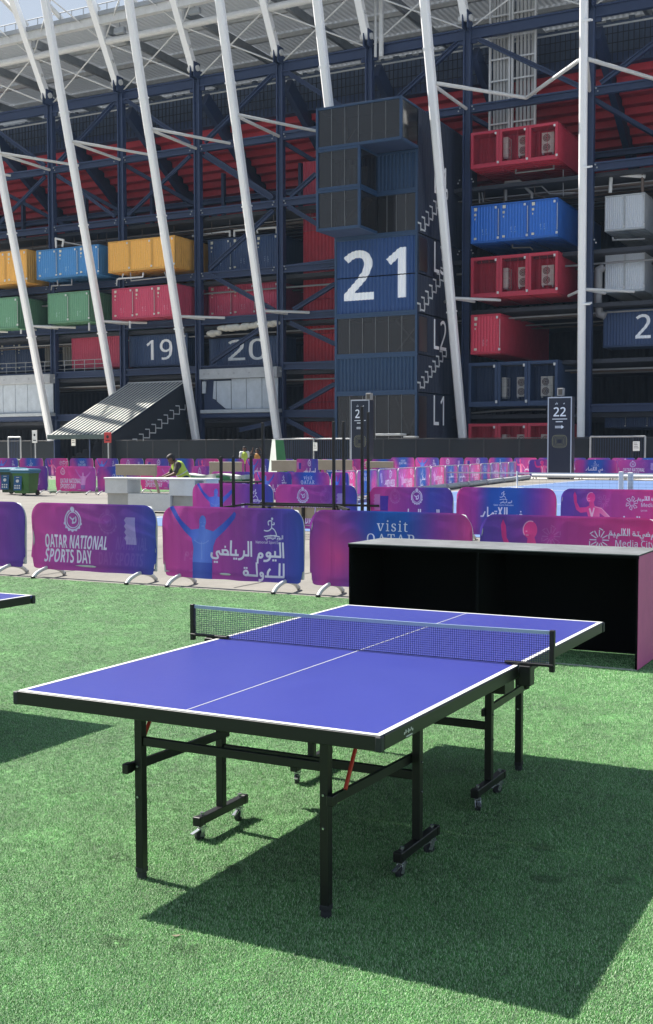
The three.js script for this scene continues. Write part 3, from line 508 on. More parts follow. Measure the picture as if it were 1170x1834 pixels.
function container(kind, colour, label, pos, scale, group, opt = {}) {
  const key = kind + colour + (opt.number ?? '') + (opt.plates ?? true) + (opt.marks ?? true) + (opt.len ?? '');
  let t;
  if (protoOf.has(key)) t = copy(protoOf.get(key), label, pos, 0, group);
  else {
    t = thing('shipping_container', label, 'container', pos, 0, group); protoOf.set(key, t);
    const m = plain[colour], w = kind === 'long' ? 6.06 : CW, L = kind === 'long' ? 2.44 : kind === 'open' ? 6 : CL;
    const p = 0.12;
    if (kind === 'open') {
      part('frame', [rbox(0, 0.24, 0, CH, -0.18, 0, 0.02), rbox(CW - 0.24, CW, 0, CH, -0.18, 0, 0.02), rbox(0.24, CW - 0.24, 0, 0.34, -0.18, -0.002, 0.02), rbox(0.24, CW - 0.24, CH - 0.22, CH, -0.18, -0.002, 0.02)], m, t);
      const g = []; for (let k = 1; k < 24; k++) g.push(box(0.24 + k * 0.0817, 0.248 + k * 0.0817, 0.34, CH - 0.22, -0.1, -0.094)); for (let k = 1; k < 5; k++) g.push(box(0.24, CW - 0.24, 0.34 + k * 0.47, 0.35 + k * 0.47, -0.093, -0.085)); for (const k of [0.33, 0.66]) g.push(box(0.24 + k * 1.96, 0.27 + k * 1.96, 0.34, CH - 0.22, -0.125, -0.1));
      part('grille', g, m, t);
      part('inner_wall', corrugated(CW - 0.2, CH - 0.2, 0.28, 0.04).translate(0.1, 0.1, -1.6), m, t);
    } else {
      const e = new THREE.Mesh(kind === 'long' ? cg.long : cg.end, opt.number || kind !== 'long' ? endMat(COL[colour], (opt.marks ?? true) && kind !== 'long' && colour !== 'yellow', opt.number, kind === 'long') : m);
      e.name = kind === 'long' ? 'side_panel' : 'end_panel'; e.castShadow = e.receiveShadow = true; t.add(e);
      part('frame', [rbox(0, p, 0, CH, -0.16, 0, 0.015), rbox(w - p, w, 0, CH, -0.16, 0, 0.015), rbox(p, w - p, 0, 0.15, -0.16, -0.002, 0.015), rbox(p, w - p, CH - 0.13, CH, -0.16, -0.002, 0.015)], m, t);
      if (opt.plates ?? true) {
        for (const [y, s] of [[CH - 0.42, 0.24], [CH - 0.8, 0.18]]) part('placard', rbox(0.3, 0.3 + s, y, y + s, -0.03, 0.012, 0.006), mat.plate, t);
        part('placard', rbox(0.33, 0.41, CH - 1.1, CH - 0.98, -0.03, 0.01, 0.004), mat.plate, t);
        part('placard', rbox(0.28, 0.5, 0.28, 0.44, -0.03, 0.012, 0.006), mat.plate, t);
      }
    }
    part('corner_casting', [rbox(w - 0.36, w - 0.2, CH - 0.36, CH - 0.18, -0.03, 0.03, 0.02), rbox(w - 0.17, w + 0.0, 0.22, 0.4, -0.1, 0.02, 0.02)], mat.cast, t);
    if (kind === 'end' && colour !== 'yellow') part('lock_rod', [rod(V(w - 0.04, 0.5, 0.02), V(w - 0.04, CH - 0.4, 0.02), 0.018)], mat.cast, t);
    const sl = kind === 'long' ? L : L, sg = corrugated(sl - 0.2, CH - 0.24, 0.28, 0.04);
    part('side_panel', sg.clone().rotateY(Math.PI / 2).translate(w - 0.005, 0.12, -0.12), m, t);
    part('side_panel', sg.clone().rotateY(-Math.PI / 2).translate(0.005, 0.12, -sl + 0.08), m, t);
    part('bottom_rail', [box(w - 0.12, w, 0, 0.14, -sl, -0.165), box(0, 0.12, 0, 0.14, -sl, -0.165), box(w - 0.1, w, CH - 0.1, CH, -sl, -0.165), box(0, 0.1, CH - 0.1, CH, -sl, -0.165)], m, t);
    const fl = [box(0.12, w - 0.12, 0.06, 0.12, -sl, -0.17)]; for (let k = 0; k < sl / 0.6 - 1; k++) fl.push(box(0.12, w - 0.12, 0.0, 0.055, -0.5 - k * 0.6, -0.42 - k * 0.6));
    part('floor', fl, m, t);
    part('roof', box(0.1, w - 0.1, CH - 0.06, CH - 0.02, -sl, -0.17), m, t);
    part('end_wall', box(0, w, 0.1, CH, -sl - 0.05, -sl), m, t);
  }
  t.scale.set(scale[0], scale[1], 1);
  return t;
}
const ORD = { 1: [''], 2: ['left', 'right'], 3: ['left', 'middle', 'right'] };
// n containers side by side, from the pixels of the front's lower left and upper right corner
function bank(kind, colour, u0, v0, u1, v1, z, n, where, group, opt = {}) {
  const a = onZ(u0, v0, z), b = onZ(u1, v1, z), w = (b.x - a.x) / n, h = b.y - a.y, out = [];
  for (let k = 0; k < n; k++) {
    const name = n > 1 ? `${ORD[n][k]} ${colour.replace('R', '')} container of the ${kind === 'open' ? 'grilled ' : ''}${n === 2 ? 'pair' : 'trio'} ${where}` : `${colour.replace('R', '')} container ${where}`;
    out.push(container(kind, colour, name, [a.x + k * w, a.y, z], [w / (kind === 'long' ? 6.06 : CW) * 0.992, h / CH], group, opt));
  }
  return { a, w, h, out };
}
const ZC = -77.8, ZR = -81.5, ZP = -79.2;
bank('end', 'yellow', -27, 512, 48, 446, ZC, 2, 'cut off at the left edge', 'yellow containers at the left edge');
bank('end', 'blue', 66, 501, 177, 437, ZC, 3, 'between the yellow containers', 'blue containers on the left');
bank('end', 'yellow', 194, 489, 313, 421, ZC, 3, 'above the red trio', 'yellow containers in the middle', { plates: false });
bank('end', 'green', -38, 592, 32, 531, ZC, 2, 'cut off at the left edge', 'green containers at the left edge', { plates: false });
bank('end', 'green', 86, 580, 160, 520, ZC, 2, 'below the blue trio', 'green containers below the blue ones', { plates: false });
bank('end', 'red', 201, 573, 317, 508, ZC, 3, 'directly below the yellow trio', 'red containers below the yellow ones');
bank('end', 'navy', 373, 490, 499, 417, ZR, 3, 'behind the diagonal brace left of the tower', 'navy containers left of the tower');
bank('end', 'red', 374, 569, 500, 503, ZR, 3, 'below the navy trio', 'red containers left of the tower');
bank('long', 'red', 129, 660, 222, 599, -80.9, 1, 'without markings, seen from its long side at the lower left', undefined, { plates: false });
bank('long', 'navy', 232, 658, 337, 596, -80.9, 1, 'with white 19 beside the unmarked red container', undefined, { number: ['19', 0.245], plates: false });
bank('long', 'navy', 375, 658, 506, 600, ZR, 1, 'with white 20 under a pale lumpy duct', undefined, { number: ['20', 0.23, 1.08], plates: false });
bank('end', 'navy', -30, 668, 60, 612, -83.2, 3, 'behind the hand rails at far left', 'navy containers behind the rails');
bank('end', 'blueR', 843, 437, 1000, 353, ZP, 3, 'between the two red plant containers on the right', 'blue containers on the right');
bank('end', 'redR', 843, 635, 897, 561, ZP, 1, 'standing alone with a long shaded side');
bank('end', 'grey', 1083, 415, 1156, 344, ZR, 2, 'at the right edge, upper row', 'grey containers, upper row', { plates: false });
bank('end', 'grey', 1083, 525, 1156, 441, ZR, 2, 'at the right edge, lower row', 'grey containers, lower row', { plates: false });
bank('long', 'navy', 1080, 623, 1215, 548, ZR, 1, 'with white numerals cut off at the right edge', undefined, { number: ['22', 0.42], plates: false });
bank('end', 'navy', 1083, 766, 1200, 738, -82.5, 3, 'low behind the fence at the right edge', 'navy containers low at the right', { plates: false, marks: false });
for (const [v0, v1, col, where, k] of [[303, 217, 'redR', 'on the top row right of the tower', 'top row'], [535, 449, 'redR', 'below the blue containers', 'row below the blue containers'], [729, 644, 'navy', 'behind the sign for 22', 'navy row'], [830, 757, 'redR', 'at ground level behind the barriers', 'ground row']]) {
  const b = bank('open', col, 843 - (v0 > 700 ? 4 : 0), v0, 1000, v1, ZP, 3, `${where}`, `grilled plant containers, ${k}`);
  for (const j of [1, 2]) acUnit(`twin fan air conditioner in the ${j === 1 ? 'middle' : 'right'} grilled container, ${k}`, [b.a.x + b.w * j + (j === 1 ? 1.25 : 0.8), b.a.y + 0.62, ZP - 0.75], 'twin fan air conditioners');
  acUnit(`air conditioner mostly hidden by a post, ${k}`, [b.a.x + b.w + 0.5, b.a.y + 0.62, ZP - 0.55], 'twin fan air conditioners').rotation.y = Math.PI / 2;
}
// pipes between the containers, part of the stadium's services
{
  const P = (z, ...q) => q.map(([u, v]) => onZ(u, v, z)), add = (z, r, m, ...q) => part('service_pipe', pipe(P(z, ...q), r, 7), m, stadium);
  add(-81, 0.07, mat.pipe, [924, 300], [924, 310], [992, 302], [992, 288]);
  add(-81.2, 0.12, mat.pipe, [906, 360], [906, 327], [930, 324], [953, 347], [953, 356]);
  add(-81.2, 0.06, mat.pipe, [868, 341], [935, 336], [970, 333], [985, 347], [1030, 345]);
  add(-81.2, 0.07, mat.pipe, [859, 364], [858, 340], [862, 334], [866, 362]);
  add(-81, 0.04, mat.pipe, [1009, 304], [1009, 352]);
  add(-81, 0.06, mat.pipe, [918, 434], [918, 444], [950, 443], [955, 448]);
  add(-81, 0.08, mat.pipe, [842, 740], [918, 734], [978, 733]);
  add(-81, 0.05, mat.pipe, [868, 790], [868, 763], [950, 761]);
  add(-81, 0.06, mat.pipe, [868, 659], [870, 654], [945, 651], [960, 656]);
  add(-81, 0.3, mat.pipe, [1082, 478], [1072, 484], [1071, 545], [1074, 562], [1084, 566]);
  add(-81, 0.14, mat.white, [1093, 345], [1095, 312], [1156, 316]);
  add(-81, 0.12, mat.pipeDim, [1151, 344], [1151, 300]);
  add(-81.1, 0.07, mat.pipe, [1098, 425], [1098, 430], [1156, 428]);
  add(-81.3, 0.1, mat.white, [345, 423], [412, 414], [412, 424]);
  add(-81.3, 0.1, mat.white, [420, 424], [420, 413], [496, 407], [496, 418]);
  add(-81.3, 0.08, mat.white, [460, 410], [462, 418]);
  add(-77.9, 0.1, mat.white, [101, 444], [100, 427], [114, 430], [112, 442]);
  add(-77.9, 0.06, mat.pipe, [114, 433], [150, 440]);
  add(-77.7, 0.07, mat.white, [212, 499], [256, 496], [257, 488]);
  add(-77.7, 0.05, mat.white, [209, 512], [210, 500], [219, 499], [221, 490]);
  add(-77.7, 0.05, mat.pipe, [234, 488], [235, 503], [298, 496], [295, 487]);
  add(-77.7, 0.06, mat.pipe, [92, 520], [93, 512], [104, 511], [103, 502]);
  add(-77.7, 0.05, mat.pipe, [108, 511], [129, 510], [129, 500]);
  for (const [u, v, w] of [[38, 598, 590], [160, 592, 578], [233, 588, 575]]) add(-77.6, 0.09, mat.white, [u, v], [u, w]);
  // insulated ducts above container 20
  const lump = [];
  for (let k = 0; k < 26; k++) { const p = onZ(376 + k * 4.9, 600 - k * 0.5 - (k > 3 ? 9 : 2) + rr(-1, 1), -80.1); lump.push(new THREE.IcosahedronGeometry(rr(0.28, 0.42), 1).scale(1.2, 0.8, 1).translate(p.x, p.y + rr(-0.1, 0.1), p.z)); }
  part('insulated_duct', lump, M(0.7, 0.68, 0.62, 0.9), stadium);
}
// ---------------------------------------------------------------- printed barriers
// Arabic lettering drawn as pen strokes; every letter starts at (0,0) on the baseline and runs to the left; returns how far it runs
const AR = {
  A: (p) => { p.l(-0.05, 0, -0.05, -0.72); return 0.2; },
  a: (p) => { p.l(0, 0, -0.13, 0, -0.13, -0.72); return 0.28; },
  l: (p) => { p.l(-0.05, -0.72, -0.05, 0, -0.28, 0); return 0.28; },
  L: (p) => { p.l(0, 0, -0.12, 0, -0.12, -0.72); p.l(-0.12, 0, -0.34, 0); return 0.34; },
  y: (p) => { p.l(0, 0, -0.12, 0, -0.12, -0.24); p.l(-0.12, 0, -0.3, 0); p.d(-0.08, 0.2); p.d(-0.22, 0.2); return 0.3; },
  w: (p) => { p.l(0, 0, -0.1, 0); p.o(-0.2, -0.1, 0.1); p.c(-0.1, -0.1, -0.08, 0.26, -0.4, 0.24); return 0.42; },
  m: (p) => { p.o(-0.16, -0.04, 0.11); p.c(-0.26, 0, -0.34, 0.05, -0.34, 0.34); return 0.44; },
  r: (p) => { p.c(0, -0.2, 0.02, 0.2, -0.3, 0.22); return 0.32; },
  R: (p) => { p.l(0, 0, -0.1, 0); p.c(-0.1, -0.2, -0.06, 0.2, -0.36, 0.22); return 0.38; },
  D: (p) => { p.l(0, 0, -0.5, 0); p.e(-0.22, -0.12, 0.18, 0.12); p.l(-0.42, 0, -0.42, -0.22); p.d(-0.22, -0.42); p.l(-0.5, 0, -0.56, 0); return 0.56; },
  Y: (p) => { p.c(0, 0, -0.08, -0.02, -0.1, -0.14); p.c(-0.1, -0.14, -0.36, -0.14, -0.22, 0.08); p.c(-0.22, 0.08, -0.1, 0.3, -0.5, 0.22); p.c(-0.5, 0.22, -0.64, 0.16, -0.58, -0.02); p.d(-0.26, 0.44); p.d(-0.4, 0.44); return 0.68; },
  d: (p) => { p.l(-0.04, -0.34, -0.16, -0.06); p.c(-0.16, -0.06, -0.14, 0.02, -0.36, 0); return 0.4; },
  E: (p) => { p.l(0, 0, -0.34, 0); p.c(-0.1, -0.4, -0.24, -0.26, -0.2, -0.02); return 0.42; },
  v: (p) => { p.o(-0.14, -0.1, 0.1); p.c(-0.04, -0.1, -0.02, 0.26, -0.34, 0.24); return 0.38; },
  h: (p) => { p.l(0, 0, -0.2, 0); p.o(-0.28, -0.13, 0.13); p.d(-0.22, -0.42); p.d(-0.36, -0.42); return 0.48; },
  T: (p) => { p.l(0, 0, -0.12, 0, -0.12, -0.24); p.l(-0.12, 0, -0.3, 0); p.d(-0.06, -0.42); p.d(-0.2, -0.42); return 0.3; },
  H: (p) => { p.l(0, 0, -0.5, 0); p.l(-0.1, -0.3, -0.42, -0.02); p.l(-0.02, -0.24, -0.16, -0.26); return 0.5; },
  f: (p) => { p.o(-0.12, -0.12, 0.1); p.l(-0.05, -0.02, -0.36, 0); p.d(-0.12, -0.44); return 0.36; },
  X: (p) => { p.l(-0.04, -0.72, -0.3, -0.05); p.l(-0.3, -0.72, -0.04, -0.05, -0.32, 0); return 0.42; },
  _: (p) => { p.l(0, 0, -0.28, 0); return 0.28; },
  ' ': () => 0.28, ',': () => 0.06,
};
function arabic(g, text, x, y, s, weight = 0.12) {
  g.save(); g.translate(x, y); g.scale(s, s); g.lineWidth = weight; g.lineCap = 'square'; g.lineJoin = 'round';
  let at = 0;
  const p = {
    l: (...q) => { g.beginPath(); g.moveTo(at + q[0], q[1]); for (let i = 2; i < q.length; i += 2) g.lineTo(at + q[i], q[i + 1]); g.stroke(); },
    c: (a, b, c, d, e, f) => { g.beginPath(); g.moveTo(at + a, b); g.quadraticCurveTo(at + c, d, at + e, f); g.stroke(); },
    o: (a, b, r) => { g.beginPath(); g.arc(at + a, b, r, 0, 7); g.stroke(); }, e: (a, b, r, q) => { g.beginPath(); g.ellipse(at + a, b, r, q, 0, 0, 7); g.stroke(); },
    d: (a, b) => { g.fillRect(at + a - 0.055, b - 0.055, 0.11, 0.11); },
  };
  for (const ch of text) at -= AR[ch](p);
  g.restore();
}
const BW = 1024, BH = 440;
function emblem(g, x, y, r, col = '#c9c6ee') {
  g.save(); g.strokeStyle = g.fillStyle = col; g.lineWidth = r * 0.16; g.beginPath(); g.arc(x, y, r, -1.2, 4.34); g.stroke(); g.lineWidth = r * 0.1; g.beginPath(); g.arc(x, y, r * 0.78, 0, 7); g.stroke();
  for (let k = 0; k < 7; k++) { const a = 0.35 + k * 0.41; g.beginPath(); g.arc(x + Math.cos(a) * r * 1.06, y + Math.sin(a) * r * 1.06, r * 0.14, 0, 7); g.fill(); }
  g.beginPath(); g.arc(x, y - r * 1.05, r * 0.28, 0, 7); g.fill(); g.lineWidth = r * 0.15; g.lineCap = 'round';
  g.beginPath(); g.moveTo(x - r * 0.4, y - r * 0.25); g.quadraticCurveTo(x - r * 0.05, y + r * 0.1, x + r * 0.15, y - r * 0.2); g.moveTo(x - r * 0.1, y + r * 0.3); g.quadraticCurveTo(x + r * 0.5, y + r * 0.35, x + r * 0.35, y - r * 0.3); g.moveTo(x - r * 0.1, y - r * 0.05); g.lineTo(x, y + r * 0.3); g.stroke();
  g.restore();
}
function flag(g, x, y, w, h, a = 0.55) {
  g.save(); g.globalAlpha = a; g.fillStyle = '#c9c6ee'; g.beginPath(); g.moveTo(x + w, y); g.lineTo(x + w, y + h); g.lineTo(x + w * 0.15, y + h); const n = 9; for (let k = 0; k < n; k++) { const yy = y + h - h * (k / n); g.lineTo(x + (k % 2 ? 0 : w * 0.15) + k * 1.5, yy - h / n); } g.closePath(); g.fill(); g.restore();
}
function athlete(g, x, y, s, a, b) {   // both arms raised
  g.save(); g.translate(x, y); g.scale(s, s); const gr = g.createLinearGradient(-1, 0, 1, 0.4); gr.addColorStop(0, a); gr.addColorStop(0.55, b); gr.addColorStop(1, a); g.fillStyle = gr;
  const P = (q) => { g.beginPath(); q.forEach(([u, v], i) => (i ? g.lineTo(u, v) : g.moveTo(u, v))); g.closePath(); g.fill(); };
  g.beginPath(); g.ellipse(0.03, -0.58, 0.15, 0.23, 0, 0, 7); g.fill();
  P([[-0.1, -0.45], [0.14, -0.45], [0.16, -0.32], [0.5, -0.24], [0.86, -0.5], [1.3, -0.86], [1.42, -0.98], [1.5, -0.9], [1.44, -0.74], [1.0, -0.28], [0.62, 0.04], [0.5, 0.3], [0.44, 0.8], [0.46, 1.5], [-0.42, 1.5], [-0.42, 0.8], [-0.36, 0.4], [-0.42, 0.04], [-0.74, -0.22], [-1.1, -0.62], [-1.38, -0.98], [-1.5, -1.2], [-1.36, -1.3], [-1.24, -1.1], [-0.86, -0.62], [-0.44, -0.28], [-0.12, -0.32]]);
  g.fillStyle = 'rgba(20,25,120,0.35)'; P([[-0.42, 0.92], [0.45, 0.92], [0.46, 1.5], [-0.42, 1.5]]);
  g.strokeStyle = 'rgba(190,200,255,0.35)'; g.lineWidth = 0.03; g.beginPath(); g.moveTo(-0.3, 0.1); g.quadraticCurveTo(0, 0.35, 0.3, 0.1); g.moveTo(0, 0.15); g.lineTo(0, 0.8); g.moveTo(-0.06, -0.55); g.lineTo(-0.02, -0.55); g.moveTo(0.08, -0.55); g.lineTo(0.12, -0.55); g.moveTo(-0.02, -0.42); g.lineTo(0.1, -0.42); g.stroke();
  g.restore();
}
function player(g, x, y, s) {   // pink player, one arm up, one arm out
  g.save(); g.translate(x, y); g.scale(s, s); const gr = g.createLinearGradient(-1, -0.5, 0.6, 0.8); gr.addColorStop(0, '#d0308a'); gr.addColorStop(0.5, '#e8489a'); gr.addColorStop(1, '#f08cc0'); g.fillStyle = gr;
  const P = (q) => { g.beginPath(); q.forEach(([u, v], i) => (i ? g.lineTo(u, v) : g.moveTo(u, v))); g.closePath(); g.fill(); };
  g.beginPath(); g.ellipse(0, -0.62, 0.24, 0.28, 0.1, 0, 7); g.fill();
  P([[-0.1, -0.4], [0.14, -0.42], [0.2, -0.2], [0.6, -0.12], [1.05, 0.3], [1.3, 0.62], [1.2, 0.7], [0.9, 0.42], [0.5, 0.16], [0.5, 1.4], [-0.1, 1.4], [-0.12, 0.5], [-0.24, 0.12], [-0.6, 0.18], [-0.86, 0.02], [-1.0, -0.4], [-1.02, -0.76], [-0.94, -0.94], [-0.84, -0.72], [-0.82, -0.36], [-0.66, -0.1], [-0.3, -0.12], [-0.12, -0.2]]);
  g.fillStyle = 'rgba(255,225,245,0.75)'; P([[-0.06, -0.1], [0.04, 0.2], [0.14, -0.12], [0.2, -0.08], [0.1, 0.3], [0.14, 1.4], [0.04, 1.4], [0.0, 0.4], [-0.14, -0.04]]);
  g.strokeStyle = 'rgba(255,210,235,0.6)'; g.lineWidth = 0.035; g.beginPath(); g.ellipse(0, -0.62, 0.24, 0.28, 0.1, 2.4, 5); g.moveTo(0.2, -0.16); g.lineTo(0.6, -0.08); g.lineTo(1.05, 0.34); g.moveTo(-0.16, -0.58); g.lineTo(-0.1, -0.58); g.moveTo(-0.16, -0.46); g.lineTo(-0.06, -0.46); g.stroke();
  g.restore();
}
function runner(g, x, y, s, col = '#d4d4f4') {
  g.save(); g.translate(x, y); g.scale(s, s); g.strokeStyle = g.fillStyle = col; g.lineWidth = 0.11; g.lineCap = 'round'; g.beginPath(); g.arc(0.1, -0.85, 0.12, 0, 7); g.fill();
  g.beginPath(); g.moveTo(0.05, -0.65); g.quadraticCurveTo(-0.5, -0.75, -0.3, -0.3); g.moveTo(0.06, -0.65); g.lineTo(0.02, -0.05); g.moveTo(0.3, -0.5); g.quadraticCurveTo(0.4, -0.3, 0.1, -0.35); g.moveTo(0.02, -0.05); g.quadraticCurveTo(-0.3, 0.35, -0.75, 0.2); g.moveTo(0.02, -0.05); g.quadraticCurveTo(0.5, 0.1, 0.55, 0.65); g.moveTo(-0.75, 0.75); g.quadraticCurveTo(0, 0.55, 0.85, 0.7); g.stroke(); g.restore();
}
function hexMark(g, x, y, r, col) {
  g.save(); g.strokeStyle = col; g.lineWidth = r * 0.09; for (let k = 0; k < 6; k++) { const a = Math.PI / 6 + k * Math.PI / 3, b = a + Math.PI / 3; const A = [x + Math.cos(a) * r, y + Math.sin(a) * r], B = [x + Math.cos(b) * r, y + Math.sin(b) * r], mx = (A[0] + B[0]) / 2, my = (A[1] + B[1]) / 2; g.beginPath(); g.moveTo(x + (A[0] - x) * 0.98, y + (A[1] - y) * 0.98); g.lineTo(mx + (A[0] - mx) * 0.25, my + (A[1] - my) * 0.25); g.moveTo(mx, my); g.lineTo(x + (mx - x) * 0.3, y + (my - y) * 0.3); g.moveTo(x + (A[0] - x) * 0.85, y + (A[1] - y) * 0.85); g.lineTo(x + (A[0] - x) * 0.3, y + (A[1] - y) * 0.3); g.stroke(); } g.restore();
}
const PINK = '#bd3c8e', HOT = '#d23a8c', PUR = '#7a3494', VIO = '#52359c', BLUE = '#3440a0', DEEP = '#1b4aa6';
function banner(kind) {
  const [c, g] = canvas(BW, BH), grad = (...s) => { const q = g.createLinearGradient(0, 0, BW, BH * 0.12); s.forEach(([o, k]) => q.addColorStop(o, k)); g.fillStyle = q; g.fillRect(0, 0, BW, BH); };
  const white = '#dcd9f6'; g.textBaseline = 'alphabetic';
  const latin = (t, x, y, s, w, sk = -0.1) => { g.save(); g.translate(x, y); g.font = `bold ${s}px sans-serif`; g.transform(w / g.measureText(t).width, 0, sk, 1, 0, 0); g.fillText(t, 0, 0); g.restore(); };
  const ink = () => { g.fillStyle = g.strokeStyle = white; };
  if (kind === 'sports_day') {
    grad([0, '#cc48a2'], [0.3, '#b044a4'], [0.58, '#903e9e'], [0.8, '#643ca6'], [1, '#3c4cb0']); emblem(g, 350, 110, 66); flag(g, 765, 80, 100, 175);
    g.globalAlpha = 0.1; emblem(g, 640, 120, 66); ink(); latin('DAY SPORTS', 560, 392, 116, 360); latin('NATIONAL', 700, 290, 116, 250); g.globalAlpha = 1;
    ink(); latin('QATAR NATIONAL', 106, 296, 122, 530); latin('SPORTS DAY', 106, 392, 122, 398);
  } else if (kind === 'athlete') {
    grad([0, '#cc46a2'], [0.35, '#b042a4'], [0.58, '#903e9e'], [0.8, '#5c3ea8'], [1, '#364eb2']); g.globalAlpha = 0.12; ink(); arabic(g, 'Alyw,m', 330, 300, 100); arabic(g, 'll_d', 330, 400, 100); g.globalAlpha = 1;
    athlete(g, 300, 190, 168, '#3850c4', '#6c8af0'); runner(g, 800, 120, 68); ink(); arabic(g, 'Alyw,m AlRyaDY', 885, 180, 28, 0.13); g.font = '21px sans-serif'; g.fillText('National Sport Day', 692, 212);
    arabic(g, 'Alyw,m Al,r,yaDY', 888, 288, 112, 0.12); arabic(g, 'll_E,v,l_h', 888, 408, 104, 0.13);
  } else if (kind === 'visit') {
    grad([0, '#8c3aa0'], [0.12, '#a03c9c'], [0.28, '#5c3aa2'], [0.45, '#1f56b4'], [0.6, '#1f56b4'], [0.8, '#8438a0'], [1, '#c84494']); ink();
    const q = g.createRadialGradient(190, 270, 10, 190, 270, 240); q.addColorStop(0, 'rgba(220,70,150,0.8)'); q.addColorStop(1, 'rgba(220,70,150,0)'); g.fillStyle = q; g.fillRect(0, 0, BW, BH); ink();
    g.save(); g.font = '80px serif'; if ('letterSpacing' in g) g.letterSpacing = '8px'; g.fillText('visit', 440, 112); g.font = '80px serif'; g.fillText('QATAR', 374, 186); g.globalAlpha = 0.13; g.fillText('tisiv', 700, 210); g.fillText('QATAR', 640, 330); g.restore();
  } else if (kind === 'media') {
    grad([0, '#5a40aa'], [0.18, '#6c3a9e'], [0.42, '#ac3c98'], [0.75, '#c83e92'], [1, '#dc3c8c']); player(g, 300, 185, 170); g.globalAlpha = 0.2; hexMark(g, 420, 110, 60, white); g.globalAlpha = 1; hexMark(g, 690, 120, 62, white);
    ink(); arabic(g, 'Alm,DYT,h AlXlm,yh', 1010, 92, 46, 0.12); g.font = '46px sans-serif'; g.fillText('Media City', 775, 150); g.font = '20px sans-serif'; g.fillText('QATAR', 775, 190); arabic(g, 'fTR', 930, 186, 30, 0.14);
    arabic(g, 'Alyw,m Al,r,yaDY', 985, 320, 110, 0.13);
  } else if (kind === 'arabic_day') {
    grad([0, '#c43e94'], [0.3, '#a43c9a'], [0.58, '#8038a0'], [0.74, '#3c4ab0'], [1, '#5a3aa4']); emblem(g, 590, 92, 62); ink(); flag(g, 50, 70, 90, 150, 0.4); g.fillStyle = 'rgba(50,45,160,0.85)'; g.fillRect(140, 86, 100, 140); g.globalAlpha = 0.15; emblem(g, 320, 90, 60); g.globalAlpha = 1; ink();
    arabic(g, 'Alyw,m Al,r,yaDY', 860, 290, 112, 0.13); arabic(g, 'll_E,v,l_h', 860, 400, 112, 0.13);
  } else if (kind === 'union') {
    grad([0, '#cc4296'], [0.2, '#a03ca0'], [0.36, '#1f56b4'], [0.6, '#1f56b4'], [0.82, '#7038a2'], [1, '#c84296']); runner(g, 490, 78, 46); ink(); arabic(g, 'Alyw,m Al,r,yaDY', 580, 138, 26, 0.13); g.font = '19px sans-serif'; g.fillText('Qatar Sports Federation', 392, 168);
    arabic(g, 'fY AlXTHa,d', 680, 268, 112, 0.12); arabic(g, 'Alq_h'.replace('q', 'f'), 620, 385, 112, 0.12);
  } else if (kind === 'pink_day') {
    grad([0, '#e84496'], [0.4, '#dc4aa0'], [0.7, '#c04cac'], [1, '#a448aa']); athlete(g, 700, 210, 130, '#c86ac8', '#e0a0e0'); emblem(g, 180, 90, 54, '#f0d0f0'); ink(); latin('QATAR NATIONAL', 110, 300, 116, 540); latin('SPORTS DAY', 110, 396, 116, 400);
  } else {
    grad([0, '#b03c94'], [0.45, '#9a3c9c'], [0.8, '#7c3aa0'], [1, '#5a3aa0']); flag(g, 130, 70, 90, 160, 0.35); ink(); g.globalAlpha = 0.6; arabic(g, 'll', 700, 330, 150, 0.1); g.globalAlpha = 1;
  }
  // cloth: faint creases of the dye and dust of the yard
  const s = seedState; seedState = kind.length * 131 + 7;
  for (let i = 0; i < 34; i++) { g.fillStyle = `rgba(${rnd() < 0.5 ? '255,230,255' : '20,10,60'},${rr(0.015, 0.05)})`; const x = rr(0, BW); g.fillRect(x, 0, rr(1, 5), BH); }
  for (let i = 0; i < 160; i++) { g.fillStyle = `rgba(225,205,190,${rr(0.02, 0.1)})`; g.beginPath(); g.ellipse(rr(0, BW), BH - Math.abs(rr(-1, 1) * rr(0, 1)) * BH * 0.6, rr(0.6, 3), rr(0.5, 1.6), rr(0, 3), 0, 7); g.fill(); }
  seedState = s;
  return canvasTex(c);
}
